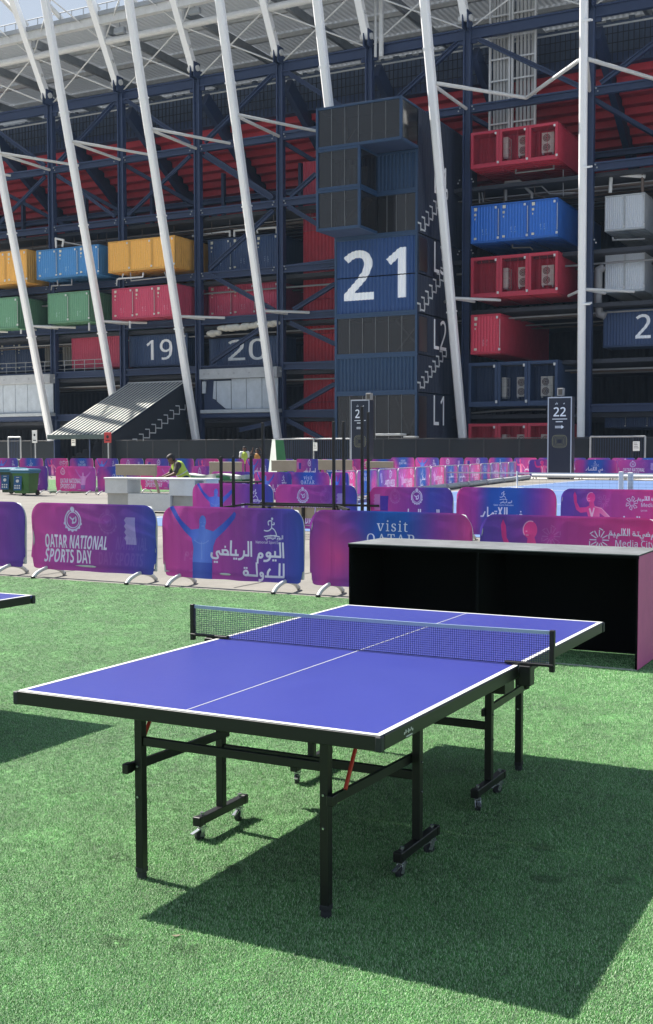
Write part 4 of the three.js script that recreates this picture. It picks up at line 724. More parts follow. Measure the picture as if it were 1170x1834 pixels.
// cover with round corners, gentle waves and small tabs at the lower corners
function coverGeo(w, h, seed) {
  const nx = 56, ny = 20, R = 0.2, pos = [], uv = [], idx = [], s = seedState; seedState = seed;
  const waves = Array.from({ length: 7 }, () => [rr(1, 9), rr(0.5, 5), rr(0, 6), rr(0.003, 0.008)]); seedState = s;
  for (let i = 0; i <= nx; i++) {
    let x = w * (i < 9 ? Math.pow(i / 9, 1.7) * 0.13 : i > nx - 9 ? 1 - Math.pow((nx - i) / 9, 1.7) * 0.13 : 0.13 + (i - 9) / (nx - 18) * 0.74);
    const ex = Math.min(x, w - x), cut = ex < R ? R - Math.sqrt(Math.max(0, R * R - (R - ex) ** 2)) : 0, tab = ex < 0.16 ? 0.02 : 0;
    const sag = 0.012 * Math.sin(Math.PI * x / w) + 0.004 * Math.sin(9 * x + seed);
    const yb = Math.max(ex < 0.035 ? 0.14 : 0, cut * (ex < 0.035 ? 0.9 : 0.5) - tab) - sag * 0.6, yt = h - cut;
    for (let j = 0; j <= ny; j++) {
      const y = yb + (yt - yb) * j / ny; let z = 0; for (const [a, b, c, d] of waves) z += d * Math.sin(a * x * 2 + b * y * 3 + c);
      z *= Math.min(1, 8 * (yt - y) / h + 0.1); pos.push(x - w / 2, y, z + 0.028); uv.push(x / w, y / h);
    }
  }
  for (let i = 0; i < nx; i++) for (let j = 0; j < ny; j++) { const a = i * (ny + 1) + j, b = a + ny + 1; idx.push(a, b, b + 1, a, b + 1, a + 1); }
  const g = new THREE.BufferGeometry(); g.setAttribute('position', new THREE.Float32BufferAttribute(pos, 3)); g.setAttribute('uv', new THREE.Float32BufferAttribute(uv, 2)); g.setIndex(idx); g.computeVertexNormals(); return g;
}
const clothMat = {}, barrierProto = {};
const designText = { sports_day: 'barrier reading QATAR NATIONAL SPORTS DAY', athlete: 'barrier with blue athlete', visit: 'barrier reading visit QATAR', media: 'pink barrier with pink player', arabic_day: 'purple barrier with emblem and Arabic', union: 'barrier with blue centre', pink_day: 'bright pink barrier', plain: 'plain purple barrier' };
function barrier(kind, label, x, z, w, turn, group, h = 0.98) {
  let t = barrierProto[kind];
  if (t) t = copy(t, label, [x, 0, z], turn, group);
  else {
    t = barrierProto[kind] = thing('crowd_barrier', label, 'barrier', [x, 0, z], turn, group);
    const W = 2.15, H = 0.88;
    clothMat[kind] = new THREE.MeshPhysicalMaterial({ map: banner(kind), roughness: 0.92, sheen: 0.2, transmission: 0.4, thickness: 0, side: THREE.DoubleSide });
    part('cover', coverGeo(W, H, kind.length * 17 + 3).translate(0, 0.11, 0), clothMat[kind], t, true);
    const hem = []; for (let k = 0; k <= 30; k++) { const a = Math.PI * k / 30, sx = -Math.cos(a); hem.push(V(Math.sign(sx) * (W / 2 - 0.21) + 0.205 * Math.sign(sx) * Math.abs(sx), 0.99 - 0.2 + 0.2 * Math.sin(a), 0)); }
    const f = [tubeOf([V(-W / 2 + 0.03, 0.16, 0), V(-W / 2 + 0.022, 0.5, 0), V(-W / 2 + 0.022, 0.78, 0), V(-W / 2 + 0.08, 0.915, 0), V(-W / 2 + 0.2, 0.962, 0), V(0, 0.965, 0), V(W / 2 - 0.2, 0.962, 0), V(W / 2 - 0.08, 0.915, 0), V(W / 2 - 0.022, 0.78, 0), V(W / 2 - 0.022, 0.5, 0), V(W / 2 - 0.03, 0.16, 0)], 0.019, 70, 7), rod(V(-W / 2 + 0.02, 0.17, 0), V(W / 2 - 0.02, 0.17, 0), 0.017)];
    part('frame', f, mat.aluminium, t);
    part('upright', Array.from({ length: 13 }, (_, k) => rod(V(-0.93 + k * 0.155, 0.17, 0), V(-0.93 + k * 0.155, 0.95, 0), 0.007, 5)), mat.aluminium, t);
    for (const s of [-1, 1]) {
      const a = tubeOf([V(s * 0.8, 0.012, 0.3), V(s * 0.8, 0.07, 0.22), V(s * 0.8, 0.112, 0.09), V(s * 0.8, 0.125, 0), V(s * 0.8, 0.112, -0.09), V(s * 0.8, 0.07, -0.22), V(s * 0.8, 0.012, -0.3)], 0.026, 24, 8);
      const ft = part('foot', a, mat.white, t); part('foot_pad', [new THREE.CylinderGeometry(0.03, 0.032, 0.03, 10).translate(s * 0.8, 0.016, 0.3), new THREE.CylinderGeometry(0.024, 0.026, 0.03, 10).translate(s * 0.8, 0.016, -0.3)], mat.black, ft);
    }
  }
  t.scale.set(w / 2.15, h / 0.985, 1);
  return t;
}
const bRow = (list, z, where, group, h, tilt = 0) => list.forEach(([kind, u0, u1], i) => { const v = 800, a = onZ(u0, v, z).x, b = onZ(u1, v, z).x; barrier(kind, `${designText[kind]}, ${where(i)}`, (a + b) / 2, z, b - a - 0.02, rr(-0.02, 0.02) + tilt, group, h); });
const nth = ['first', 'second', 'third', 'fourth', 'fifth', 'sixth', 'seventh', 'eighth', 'ninth', 'tenth', 'eleventh', 'twelfth', 'thirteenth', 'fourteenth', 'fifteenth', 'sixteenth', 'seventeenth', 'eighteenth', 'nineteenth', 'twentieth'];
bRow([['plain', -175, 48], ['sports_day', 55, 283], ['athlete', 291, 547], ['visit', 555, 851], ['media', 861, 1190]], -7.1, (i) => `${nth[i]} from left in the front row`, 'front row of barriers at the turf edge');
bRow([['athlete', 345, 491], ['sports_day', 494, 641], ['plain', 648, 664], ['union', 818, 1000], ['media', 1005, 1200]].filter((q) => q[0] !== 'plain'), -15.5, (i) => `${nth[i]} from left in the second row`, 'second row of barriers');
bRow([['arabic_day', 662, 814]], -15.0, () => 'square end standing before the second row');
bRow([['plain', -20, 36], ['plain', 37, 86], ['pink_day', 100, 172], ['visit', 174, 252]], -30, (i) => `${nth[i]} from left in the row behind the bins`, 'row of barriers behind the bins', 1.06);
bRow([['pink_day', 252, 330], ['sports_day', 344, 385]], -33, (i) => `${nth[i]} in the short row behind the worker`, undefined, 1.05);
bRow([['sports_day', 378, 452], ['athlete', 456, 524], ['visit', 510, 592], ['athlete', 594, 626]], -27, (i) => `${nth[i]} behind the black posts`, 'row of barriers behind the black posts', 0.98);
// a row that runs away from the camera along the near side of the blue court
{
  const kinds = ['pink_day', 'visit', 'sports_day', 'pink_day', 'union', 'pink_day', 'union', 'arabic_day', 'pink_day', 'visit', 'sports_day', 'athlete', 'union'], a = V(-14.7, 0, -27.6), b = V(-19.6, 0, -60), n = kinds.length;
  kinds.forEach((k, i) => { const p = a.clone().lerp(b, (i + 0.5) / n), turn = Math.atan2(b.x - a.x, b.z - a.z) + Math.PI / 2; barrier(k, `${designText[k]}, ${nth[i]} along the left side of the blue court`, p.x, p.z, a.distanceTo(b) / n - 0.05, turn + Math.PI * 2, 'barriers along the left side of the blue court', 1.0); });
}
bRow([['media', 948, 1029], ['union', 1031, 1106], ['sports_day', 1108, 1185]], -60.5, (i) => `${nth[i]} from left behind the blue court`, 'barriers behind the blue court', 1.12);
const cyc = ['arabic_day', 'union', 'media', 'visit', 'athlete', 'sports_day'];
bRow(Array.from({ length: 16 }, (_, i) => [i === 0 ? 'athlete' : cyc[i % 6], -10 + i * 45, 33 + i * 45]), -50, (i) => `${nth[i]} in the long far row`, 'long far row of barriers on the left', 1.2);
bRow(Array.from({ length: 11 }, (_, i) => [cyc[(i + 3) % 6], 700 + i * 44, 743 + i * 44]), -66, (i) => `${nth[i]} in the farthest row`, 'farthest row of barriers below the tower', 1.18);

// ---------------------------------------------------------------- dark scrim fence along the stadium foot
{
  const fence = thing('scrim_fence', 'dark scrim fence along the foot of the stadium', 'fence', [0, 0, 0]), panels = [];
  const zF = -69.2;
  for (let k = 0; k < 25; k++) panels.push([-70 + k * 2.5, zF]);
  let first;
  panels.forEach(([x, z], i) => {
    if (x > -63.5 && x < -57.5) return;
    if (first) { const c = first.clone(); c.position.set(x, 0, z); fence.add(c); return; }
    const t = first = new THREE.Group(); t.name = 'fence_panel'; t.position.set(x, 0, z); fence.add(t);
    part('scrim', new THREE.PlaneGeometry(2.4, 2.35).translate(1.25, 1.25, 0), scrim, t);
    part('fence_frame', [rod(V(0.03, 0, 0.02), V(0.03, 2.5, 0.02), 0.03), rod(V(2.47, 0, 0.02), V(2.47, 2.5, 0.02), 0.03), rod(V(0.03, 2.48, 0.02), V(2.47, 2.48, 0.02), 0.03), rod(V(0.03, 0.15, 0.02), V(2.47, 0.15, 0.02), 0.025), rod(V(1.25, 0.15, -0.03), V(1.25, 2.48, -0.03), 0.02)], M(0.03, 0.033, 0.04, 0.6), t);
    part('base_block', [rbox(-0.25, 0.25, 0, 0.12, -0.35, 0.35, 0.03), ], mat.pipe, t);
  });
  const railGate = (u0, u1, v, z, label) => { const a = onZ(u0, v, z), b = onZ(u1, v, z); const t = thing('fence_gate', label, 'gate', [a.x, 0, z]); const w = b.x - a.x, h = a.y; part('gate_frame', [rod(V(0, 0, 0), V(0, h, 0), 0.06), rod(V(w, 0, 0), V(w, h, 0), 0.06), rod(V(0, h, 0), V(w, h, 0), 0.055), rod(V(0, 0.35 * h, 0), V(w, 0.35 * h, 0), 0.05)], mat.galv, t); const g = []; for (let k = 1; k < w / 0.16; k++) g.push(box(k * 0.16, k * 0.16 + 0.02, 0.1, h, -0.01, 0.01)); part('gate_bars', g, mat.navyDeep, t); return t; };
  railGate(15, 37, 783, -66, 'pale tube gate at the far left edge');
  railGate(500, 562, 786, -68.5, 'wire gate with pale top rail right of the green sign');
  railGate(562, 628, 786, -68.6, 'wire gate with pale top rail left of the sign for 21');
  railGate(1058, 1156, 782, -68.4, 'dark gate with pale top rail at the right edge');
  const notice = (u, v, w, h, z, m, label) => { const p = onZ(u, v, z); const t = thing('notice', label, 'notice', [p.x, p.y, z]); part('sheet', rbox(-w / 2, w / 2, -h / 2, h / 2, 0, 0.03, 0.01), m, t); part('print', Array.from({ length: 4 }, (_, k) => box(-w * 0.35, w * (0.1 + 0.08 * k), h * (0.3 - 0.17 * k), h * (0.35 - 0.17 * k), 0.031, 0.034)), mat.dark, t); };
  notice(132, 789, 0.42, 0.85, -68.9, mat.whiteBoard, 'white paper notice with red band on the dark fence under the canopy');
  notice(1140, 799, 0.42, 0.6, -68.2, mat.whiteBoard, 'white notice on the gate at the right edge');
  notice(565, 800, 0.34, 0.6, -68.3, mat.whiteBoard, 'white notice on the wire gate left of the tower');
  const boardSign = (u, v0, v1, z, w, m, label) => { const p = onZ(u, v0, z), q = onZ(u, v1, z); const t = thing('post_sign', label, 'sign', [p.x, 0, z]); part('post', rod(V(0, 0, 0), V(0, q.y, 0), 0.05), mat.galv, t); const b = part('sign_board', rbox(-w / 2, w / 2, q.y, p.y, 0.04, 0.08, 0.02), m, t); part('pictogram', [box(-w * 0.3, w * 0.3, q.y + 0.15, q.y + 0.22, 0.081, 0.086), new THREE.CircleGeometry(w * 0.2, 16).translate(0, p.y - 0.35, 0.083)], m === mat.red ? mat.whiteBoard : mat.dark, b); };
  boardSign(63, 771, 793, -64, 0.5, mat.whiteBoard, 'white notice board on a post before the leftmost column');
  boardSign(194, 774, 793, -64, 0.65, M(0.5, 0.03, 0.03, 0.5), 'red notice board on a post under the canopy corner');
}
// ---------------------------------------------------------------- totems for gates 21 and 22
for (const [n, u0, u1, v, lu, lv0, lv1, label] of [['21', 628, 662, 716, 660, 704, 716, 'dark sign pillar with white number 21 before the tower'], ['22', 981, 1025, 711, 1004, 695, 709, 'dark sign pillar with white number 22 right of the tower']]) {
  const z = -60, a = onZ(u0, v, z), b = onZ(u1, v, z), w = b.x - a.x, h = a.y, [c, g] = canvas(384, 1280), t = thing('sign_pillar', label, 'sign', [a.x, 0, z]);
  g.fillStyle = '#111b30'; g.fillRect(0, 0, 384, 1280); g.strokeStyle = '#b9bfca'; g.lineWidth = 20; g.strokeRect(8, 8, 368, 1400); g.fillStyle = '#e8edf5'; g.textAlign = 'center'; g.font = '190px sans-serif'; g.fillText(n, 192, 300); g.lineWidth = 6; g.strokeStyle = '#e8edf5'; g.strokeText(n, 192, 300);
  arabic(g, 'ya,w', 160, 108, 36, 0.14); arabic(g, 'Ty', 270, 108, 36, 0.14); g.fillRect(75, 338, 235, 12); g.fillRect(130, 378, 110, 14);
  g.fillRect(120, 452, 110, 10); g.fillRect(120, 474, 110, 10); g.beginPath(); g.moveTo(220, 436); g.lineTo(262, 468); g.lineTo(220, 500); g.fill();
  g.strokeStyle = '#7d7a5a'; for (const [r, l] of [[110, 8], [88, 6], [64, 6], [44, 4]]) { g.lineWidth = l; g.beginPath(); g.roundRect(192 - r, 690 - r * 0.82, 2 * r, 1.64 * r, r * 0.4); g.stroke(); }
  for (let k = 0; k < 24; k++) { const an = k * Math.PI / 12; g.beginPath(); g.moveTo(192 + Math.cos(an) * 115, 690 + Math.sin(an) * 98); g.lineTo(192 + Math.cos(an) * 138, 690 + Math.sin(an) * 118); g.stroke(); }
  part('pillar_body', rbox(0, w, 0, h, -0.6, -0.012, 0.02), M(0.02, 0.025, 0.045, 0.5), t);
  part('sign_face', new THREE.PlaneGeometry(w - 0.02, h - 0.02).translate(w / 2, h / 2, -0.008), new THREE.MeshStandardMaterial({ map: canvasTex(c), roughness: 0.5 }), t, true);
  const p = onZ(lu, lv0, z), q = onZ(lu, lv1, z);
  part('floodlight', [rbox(p.x - a.x - 0.18, p.x - a.x + 0.18, q.y, p.y, -0.3, 0.02, 0.03), rod(V(p.x - a.x, h - 0.05, -0.2), V(p.x - a.x, q.y + 0.1, -0.2), 0.04)], mat.pipe, t);
  part('lamp_glass', rbox(p.x - a.x - 0.12, p.x - a.x + 0.12, q.y + 0.06, p.y - 0.06, 0.022, 0.04, 0.01), M(0.12, 0.1, 0.08, 0.3), t);
}
// ---------------------------------------------------------------- raised frame with black posts
{
  const z0 = -14.4, rimY = onZ(598, 907, z0).y, t = thing('stage_frame', 'raised stage frame with beige boards, black rim and thin black posts', 'stage', [0, 0, 0]);
  const X = (u, z = z0) => onZ(u, 850, z).x, zb = -14.95;
  const x0 = X(440), x1 = X(604);
  part('rim', [box(x0, x1, rimY - 0.02, rimY + 0.02, z0 - 0.04, z0 + 0.02), beam(V(X(412), rimY - 0.06, z0 + 0.3), V(x0 + 0.01, rimY, z0), 0.04, 0.04), box(x0, x1 + 0.6, rimY - 0.02, rimY + 0.02, zb - 0.04, zb + 0.02), beam(V(x1 - 0.02, rimY, z0 - 0.05), V(X(640), rimY - 0.04, z0 + 0.35), 0.05, 0.05)], mat.black, t);
  for (let k = 0; k < 4; k++) part('deck_board', rbox(x0 + 0.03 + k * (x1 - x0) / 4, x0 + (k + 1) * (x1 - x0) / 4 - 0.01, rimY - 0.24, rimY - 0.032, z0 - 0.06, z0 - 0.03, 0.006), mat.beige, t);
  for (let k = 0; k < 3; k++) part('support', box(x0 + 0.5 + k * 0.75, x0 + 0.55 + k * 0.75, 0, rimY - 0.031, z0 - 0.028, z0 + 0.015), mat.black, t);
  for (const [u, v, z] of [[396, 818, z0 + 0.3], [418, 817, z0 + 0.15], [450, 815, zb], [471, 757, z0], [598, 755, z0], [616, 755, zb], [649, 728, z0 + 0.35], [660, 738, zb]]) {
    const p = onZ(u, v, z); const q = part('post', rbox(p.x - 0.025, p.x + 0.025, 0, p.y, z - 0.025, z + 0.025, 0.006), mat.black, t); part('base_plate', rbox(p.x - 0.1, p.x + 0.1, 0, 0.02, z - 0.1, z + 0.1, 0.006), mat.black, q);
  }
}
// ---------------------------------------------------------------- white display counter, boards, bins, small stuff
{
  const z = -20.5, X = (u) => onZ(u, 860, z).x, Y = (u, v) => onZ(u, v, z).y, o = X(188);
  const t = thing('display_counter', 'white display counter of stacked boxes before the worker', 'counter', [o, 0, z]), x = (u) => X(u) - o, yt = Y(188, 855), ym = Y(188, 883), yq = Y(330, 888);
  part('counter_top', rbox(x(187), x(371), yt - 0.045, yt, -0.62, 0.03, 0.008), mat.whiteBoard, t);
  part('cabinet', rbox(x(188), x(228), ym, yt - 0.046, -0.6, 0, 0.006), mat.whiteBoard, t);
  part('cabinet', rbox(x(303), x(349), yq, yt - 0.046, -0.6, 0, 0.006), mat.whiteBoard, t);
  part('drawer_front', rbox(x(228), x(304), 0.05, ym, -0.58, -0.02, 0.006), mat.whiteBoard, t);
  part('low_panel', rbox(x(190), x(227), 0, ym - 0.003, -0.58, -0.06, 0.004), M(0.55, 0.54, 0.5, 0.6), t);
  part('low_panel', rbox(x(305), x(343), 0, yq - 0.003, -0.58, -0.12, 0.004), M(0.5, 0.49, 0.45, 0.6), t);
  part('end_leg', [rbox(x(364), x(369), 0.5, yt - 0.046, -0.6, -0.02, 0.004), rbox(x(344), x(369), 0, yq - 0.05, -0.56, -0.06, 0.004)], mat.whiteBoard, t);
  part('shelf', rbox(x(349), x(364), yq - 0.04, yq, -0.6, -0.02, 0.004), mat.whiteBoard, t);
  part('tray', rbox(x(358), x(382), yq - 0.01, yq + 0.03, 0.0, 0.3, 0.01), mat.black, t);
}
const board = (u0, v0, u1, v1, z, label) => { const a = onZ(u0, v0, z), b = onZ(u1, v1, z); const t = thing('wooden_board', label, 'board', [a.x, 0, z]); const w = b.x - a.x; part('panel', rbox(0, w, Math.max(0.25, b.y), a.y, -0.08, 0, 0.01), mat.beige, t); part('edge_trim', rbox(-0.01, w + 0.01, a.y + 0.001, a.y + 0.04, -0.09, 0.01, 0.008), M(0.6, 0.54, 0.44, 0.7), t); part('strut', [beam(V(0.2, 0, -0.6), V(0.2, a.y - 0.05, -0.09), 0.06, 0.06), beam(V(w - 0.2, 0, -0.6), V(w - 0.2, a.y - 0.05, -0.09), 0.06, 0.06), box(0.1, 0.2, 0, 0.3, -0.09, -0.01), box(w - 0.2, w - 0.1, 0, 0.3, -0.09, -0.01)], mat.beige, t); };
board(207, 834, 279, 852, -23.5, 'beige board standing behind the white counter left of the worker');
board(375, 829, 432, 850, -32, 'beige board behind the leftmost black posts');
board(486, 826, 530, 844, -38, 'beige board at the foot of the green sign');
board(570, 825, 630, 842, -40, 'beige board between the tall black posts');
board(655, 828, 704, 838, -45, 'beige board right of the tall black posts');
{
  const p = onZ(375, 868, -24), t = thing('folding_table', 'black folding table under folded green and white cloth', 'table', [p.x, 0, -24]);
  part('table_top', rbox(-1.3, 1.5, 0.72, 0.77, -0.7, 0, 0.01), mat.black, t); for (const x of [-1.1, 1.3]) part('leg', [rod(V(x, 0, -0.1), V(x, 0.72, -0.1), 0.025), rod(V(x, 0, -0.6), V(x, 0.72, -0.6), 0.025)], mat.black, t);
  const c = thing('folded_cloth', 'folded green and white cloth on the black folding table', 'cloth', [p.x, 0.772, -24]), mk = (s, col) => { const g = new THREE.BoxGeometry(2.2, 0.1, 0.5, 30, 2, 8), q = g.attributes.position; for (let i = 0; i < q.count; i++) { q.setY(i, q.getY(i) + 0.05 + Math.max(0, q.getY(i)) * 1.2 * (0.5 + 0.5 * Math.sin(q.getX(i) * 5 + s)) ); q.setZ(i, q.getZ(i) - 0.35 + 0.04 * Math.sin(q.getX(i) * 7 + s)); } g.computeVertexNormals(); part('fold', g.translate(s * 0.1, s * 0.05, 0), col, c); };
  mk(0, M(0.08, 0.3, 0.12, 0.9)); mk(1, M(0.55, 0.58, 0.54, 0.9));
}
{
  const bin = (x, z, label, colour) => {
    const t = thing('wheelie_bin', label, 'bin', [x, 0, z], 0.15); const m = M(...colour, 0.5);
    const g = new THREE.BoxGeometry(0.62, 0.84, 0.7, 1, 1, 1), q = g.attributes.position; for (let i = 0; i < q.count; i++) if (q.getY(i) < 0) { q.setX(i, q.getX(i) * 0.84); q.setZ(i, q.getZ(i) * 0.78); } g.computeVertexNormals();
    part('body', g.translate(0, 0.5, 0), m, t); part('lid', [rbox(-0.37, 0.37, 0.925, 1.0, -0.4, 0.42, 0.03), rbox(-0.33, 0.33, 1.0, 1.03, -0.36, 0.36, 0.015)], M(0.07, 0.26, 0.4, 0.5), t);
    part('rim', [rbox(-0.35, 0.35, 0.86, 0.922, -0.38, 0.38, 0.01)], M(0.07, 0.26, 0.4, 0.5), t);
    part('wheel', [-0.26, 0.26].map((s) => new THREE.CylinderGeometry(0.1, 0.1, 0.06, 18).rotateZ(Math.PI / 2).translate(s, 0.1, -0.3)), mat.black, t);
    part('handle', rod(V(-0.28, 0.9, -0.44), V(0.28, 0.9, -0.44), 0.02), m, t);
    const pl = part('poster', new THREE.PlaneGeometry(0.3, 0.6).rotateX(-0.1).translate(-0.1, 0.5, 0.36), M(0.02, 0.12, 0.3, 0.5), t); part('print', [new THREE.CircleGeometry(0.06, 16), ...[0, 1, 2, 3, 4, 5].map((k) => new THREE.PlaneGeometry(0.05, 0.05).translate(-0.08 + (k % 3) * 0.08, -0.18 - 0.09 * Math.floor(k / 3), 0)), new THREE.PlaneGeometry(0.12, 0.02).translate(0, 0.14, 0)].map((h) => h.rotateX(-0.1).translate(-0.1, 0.56, 0.372)), mat.whiteBoard, pl);
    return t;
  };
  const a = onZ(47, 886, -28.3), b = onZ(14, 886, -28.6);
  const b1 = bin(a.x, -28.3, 'green wheelie bin with blue lid and blue poster before the purple barrier', [0.06, 0.2, 0.04]); b1.scale.set(1.15, 0.97, 1);
  bin(b.x + 0.1, -28.8, 'dark green wheelie bin cut off at the left edge', [0.02, 0.07, 0.03]).scale.set(1.15, 1, 1);
}
{ // tall tapered green and white sign
  const z = -44, p = onZ(497, 788, z), q = onZ(497, 838, z), a = onZ(484, 838, z), b = onZ(512, 838, z), w = b.x - a.x, h = p.y - 0.1, t = thing('a_frame_sign', 'tall white and green tapered sign board behind the black posts', 'sign', [(a.x + b.x) / 2, 0, z], 1.1);
  const H = p.y, face = (s) => new THREE.BufferGeometry().setFromPoints([V(-0.32, 0, s * 0.5), V(0.32, 0, s * 0.5), V(0.24, H, s * 0.14), V(-0.32, 0, s * 0.5), V(0.24, H, s * 0.14), V(-0.24, H, s * 0.14)]);
  const mk = (g) => { g.computeVertexNormals(); g.setAttribute('uv', new THREE.Float32BufferAttribute(new Float32Array(g.attributes.position.count * 2), 2)); return g; };
  part('front_face', mk(face(1)), M(0.05, 0.27, 0.08, 0.5), t); part('back_face', mk(face(-1)), mat.whiteBoard, t);
  const sd = (s) => mk(new THREE.BufferGeometry().setFromPoints([V(s * 0.32, 0, 0.5), V(s * 0.32, 0, -0.5), V(s * 0.24, H, -0.14), V(s * 0.32, 0, 0.5), V(s * 0.24, H, -0.14), V(s * 0.24, H, 0.14)]));
  part('side_face', [sd(1), sd(-1)], mat.whiteBoard, t); part('cap', rbox(-0.25, 0.25, H, H + 0.03, -0.15, 0.15, 0.01), mat.whiteBoard, t);
  part('print', [0.52, 0.45, 0.3].map((k, i) => box(-0.2, 0.2 - i * 0.05, H * k, H * k + 0.06, 0.5 - 0.36 * k + 0.005, 0.5 - 0.36 * k + 0.012)), mat.whiteBoard, t);
}
{ // net of the blue court
  const z = -43, a = onZ(780, 846, z), b = onZ(1190, 846, z), t = thing('court_net', 'white taped net across the pale blue court', 'net', [0, 0, z]); const y = a.y;
  const xs = [onZ(927, 860, z).x, onZ(1114, 860, z).x];
  part('net_tape', beam(V(a.x, y, 0), V(b.x, y, 0), 0.02, 0.055), mat.white, t);
  const g = []; for (let x = a.x; x < b.x; x += 0.3) g.push(box(x, x + 0.003, 0.06, y - 0.05, -0.0015, 0.0015)); for (let k = 1; k < 5; k++) g.push(box(a.x, b.x, k * y / 5, k * y / 5 + 0.006, 0.004, 0.01));
  part('net_mesh', g, M(0.1, 0.12, 0.16, 0.7), t);
  part('post', [rod(V(xs[0], 0, 0.05), V(xs[0], y + 0.08, 0.05), 0.04), rbox(xs[0] - 0.25, xs[0] + 0.25, 0, 0.06, -0.2, 0.3, 0.02)], mat.white, t);
  part('post', [rbox(xs[1] - 0.1, xs[1] + 0.06, 0, y + 0.1, -0.05, 0.15, 0.02), rbox(xs[1] + 0.22, xs[1] + 0.42, 0, y + 0.06, -0.25, -0.05, 0.02)], mat.white, t);
}
{ // pale tubes lying by the pink barrier, cable at the stage
  const t = thing('pipe_bundle', 'pale green and grey tubes lying on the ground before the pink barrier', 'pipes', [0, 0, 0]), a = onH(195, 880, 0), b = onH(100, 884, 0);
  for (let k = 0; k < 4; k++) part('tube', rod(V(b.x - 0.5 + k * 0.4, 0.06 + (k > 2 ? 0.1 : 0), b.z - 0.2 - k * 0.14), V(a.x + 0.6 - k * 0.3, 0.06 + (k > 2 ? 0.1 : 0), a.z - 0.3 - k * 0.16), 0.055), k % 2 ? mat.aluminium : M(0.3, 0.45, 0.28, 0.6), t);
  const sk = thing('skirting_boards', 'pale skirting tubes lying along the edge of the blue court', 'skirting', [0, 0, 0]); let p0 = V(-15.6, 0.12, -34);
  for (let k = 0; k < 7; k++) { const p1 = V(-15.6 - (k + 1) * 0.42, 0.12, -34 - (k + 1) * 3.6); part('tube', [rod(p0, p1, 0.12)], mat.aluminium, sk); p0 = p1.clone().add(V(0.08, 0, -0.08)); }
  part('tube', rod(V(-18.5, 0.2, -59.6), V(0, 0.2, -59.6), 0.12), mat.whiteBoard, sk);
}
// ---------------------------------------------------------------- people
function skin(bones, cell, pad = 0.05, k = 0.03) {
  const lo = V(1e9, 1e9, 1e9), hi = V(-1e9, -1e9, -1e9);
  for (const [a, b, r, q] of bones) for (const [p, w] of [[a, r], [b, q]]) { lo.min(V(p[0] - w - pad, p[1] - w - pad, p[2] - w - pad)); hi.max(V(p[0] + w + pad, p[1] + w + pad, p[2] + w + pad)); }
  const c = lo.clone().add(hi).multiplyScalar(0.5), half = Math.max(hi.x - lo.x, hi.y - lo.y, hi.z - lo.z) / 2, res = Math.min(110, Math.max(20, Math.ceil(2 * half / cell)));
  const mc = new MarchingCubes(res, mat.skin, false, false, 120000); mc.isolation = 0;
  for (let iz = 0; iz < res; iz++) for (let iy = 0; iy < res; iy++) for (let ix = 0; ix < res; ix++) {
    const x = c.x + half * (ix - res / 2) / (res / 2), y = c.y + half * (iy - res / 2) / (res / 2), z = c.z + half * (iz - res / 2) / (res / 2); let s = 0;
    for (const [a, b, r, q] of bones) { const dx = b[0] - a[0], dy = b[1] - a[1], dz = b[2] - a[2], L = dx * dx + dy * dy + dz * dz || 1e-9; const t = Math.max(0, Math.min(1, ((x - a[0]) * dx + (y - a[1]) * dy + (z - a[2]) * dz) / L)); const d = Math.hypot(x - a[0] - t * dx, y - a[1] - t * dy, z - a[2] - t * dz) - (r + (q - r) * t); s += Math.exp(-d / k); }
    mc.field[ix + iy * res + iz * res * res] = Math.log(Math.max(1e-30, s)) * k;
  }
  mc.update();
  const n = mc.count, p = mc.positionArray.slice(0, n * 3), nn = mc.normalArray.slice(0, n * 3);
  for (let i = 0; i < n; i++) { p[3 * i] = p[3 * i] * half + c.x; p[3 * i + 1] = p[3 * i + 1] * half + c.y; p[3 * i + 2] = p[3 * i + 2] * half + c.z; }
  const g = new THREE.BufferGeometry(); g.setAttribute('position', new THREE.BufferAttribute(p, 3)); g.setAttribute('normal', new THREE.BufferAttribute(nn, 3)); return boxUV(g);
}
function handBones(w, f, s, side) {   // wrist, finger direction, thumb side
  const F = V(...f).normalize(), S = V(...side).normalize(), N = new THREE.Vector3().crossVectors(F, S), W = V(...w), at = (a, b, c) => { const p = W.clone().addScaledVector(F, a * s).addScaledVector(S, b * s).addScaledVector(N, c * s); return [p.x, p.y, p.z]; };
  const o = [[at(0, 0.012, 0), at(0.075, 0.026, 0), 0.018, 0.015], [at(0, -0.012, 0), at(0.072, -0.026, 0), 0.018, 0.015], [at(0.02, 0, 0), at(0.08, 0, 0), 0.018, 0.014]];
  [[0.03, 0.075], [0.01, 0.085], [-0.011, 0.078], [-0.03, 0.06]].forEach(([b, L]) => { o.push([at(0.08, b, 0), at(0.08 + L * 0.5, b * 1.1, -0.008), 0.0095, 0.009], [at(0.08 + L * 0.5, b * 1.1, -0.008), at(0.08 + L * 0.9, b * 1.1, -0.03), 0.009, 0.0075]); });
  o.push([at(0.02, 0.025, 0), at(0.05, 0.055, -0.01), 0.013, 0.011], [at(0.05, 0.055, -0.01), at(0.085, 0.06, -0.025), 0.0105, 0.0085]);
  return o;
}
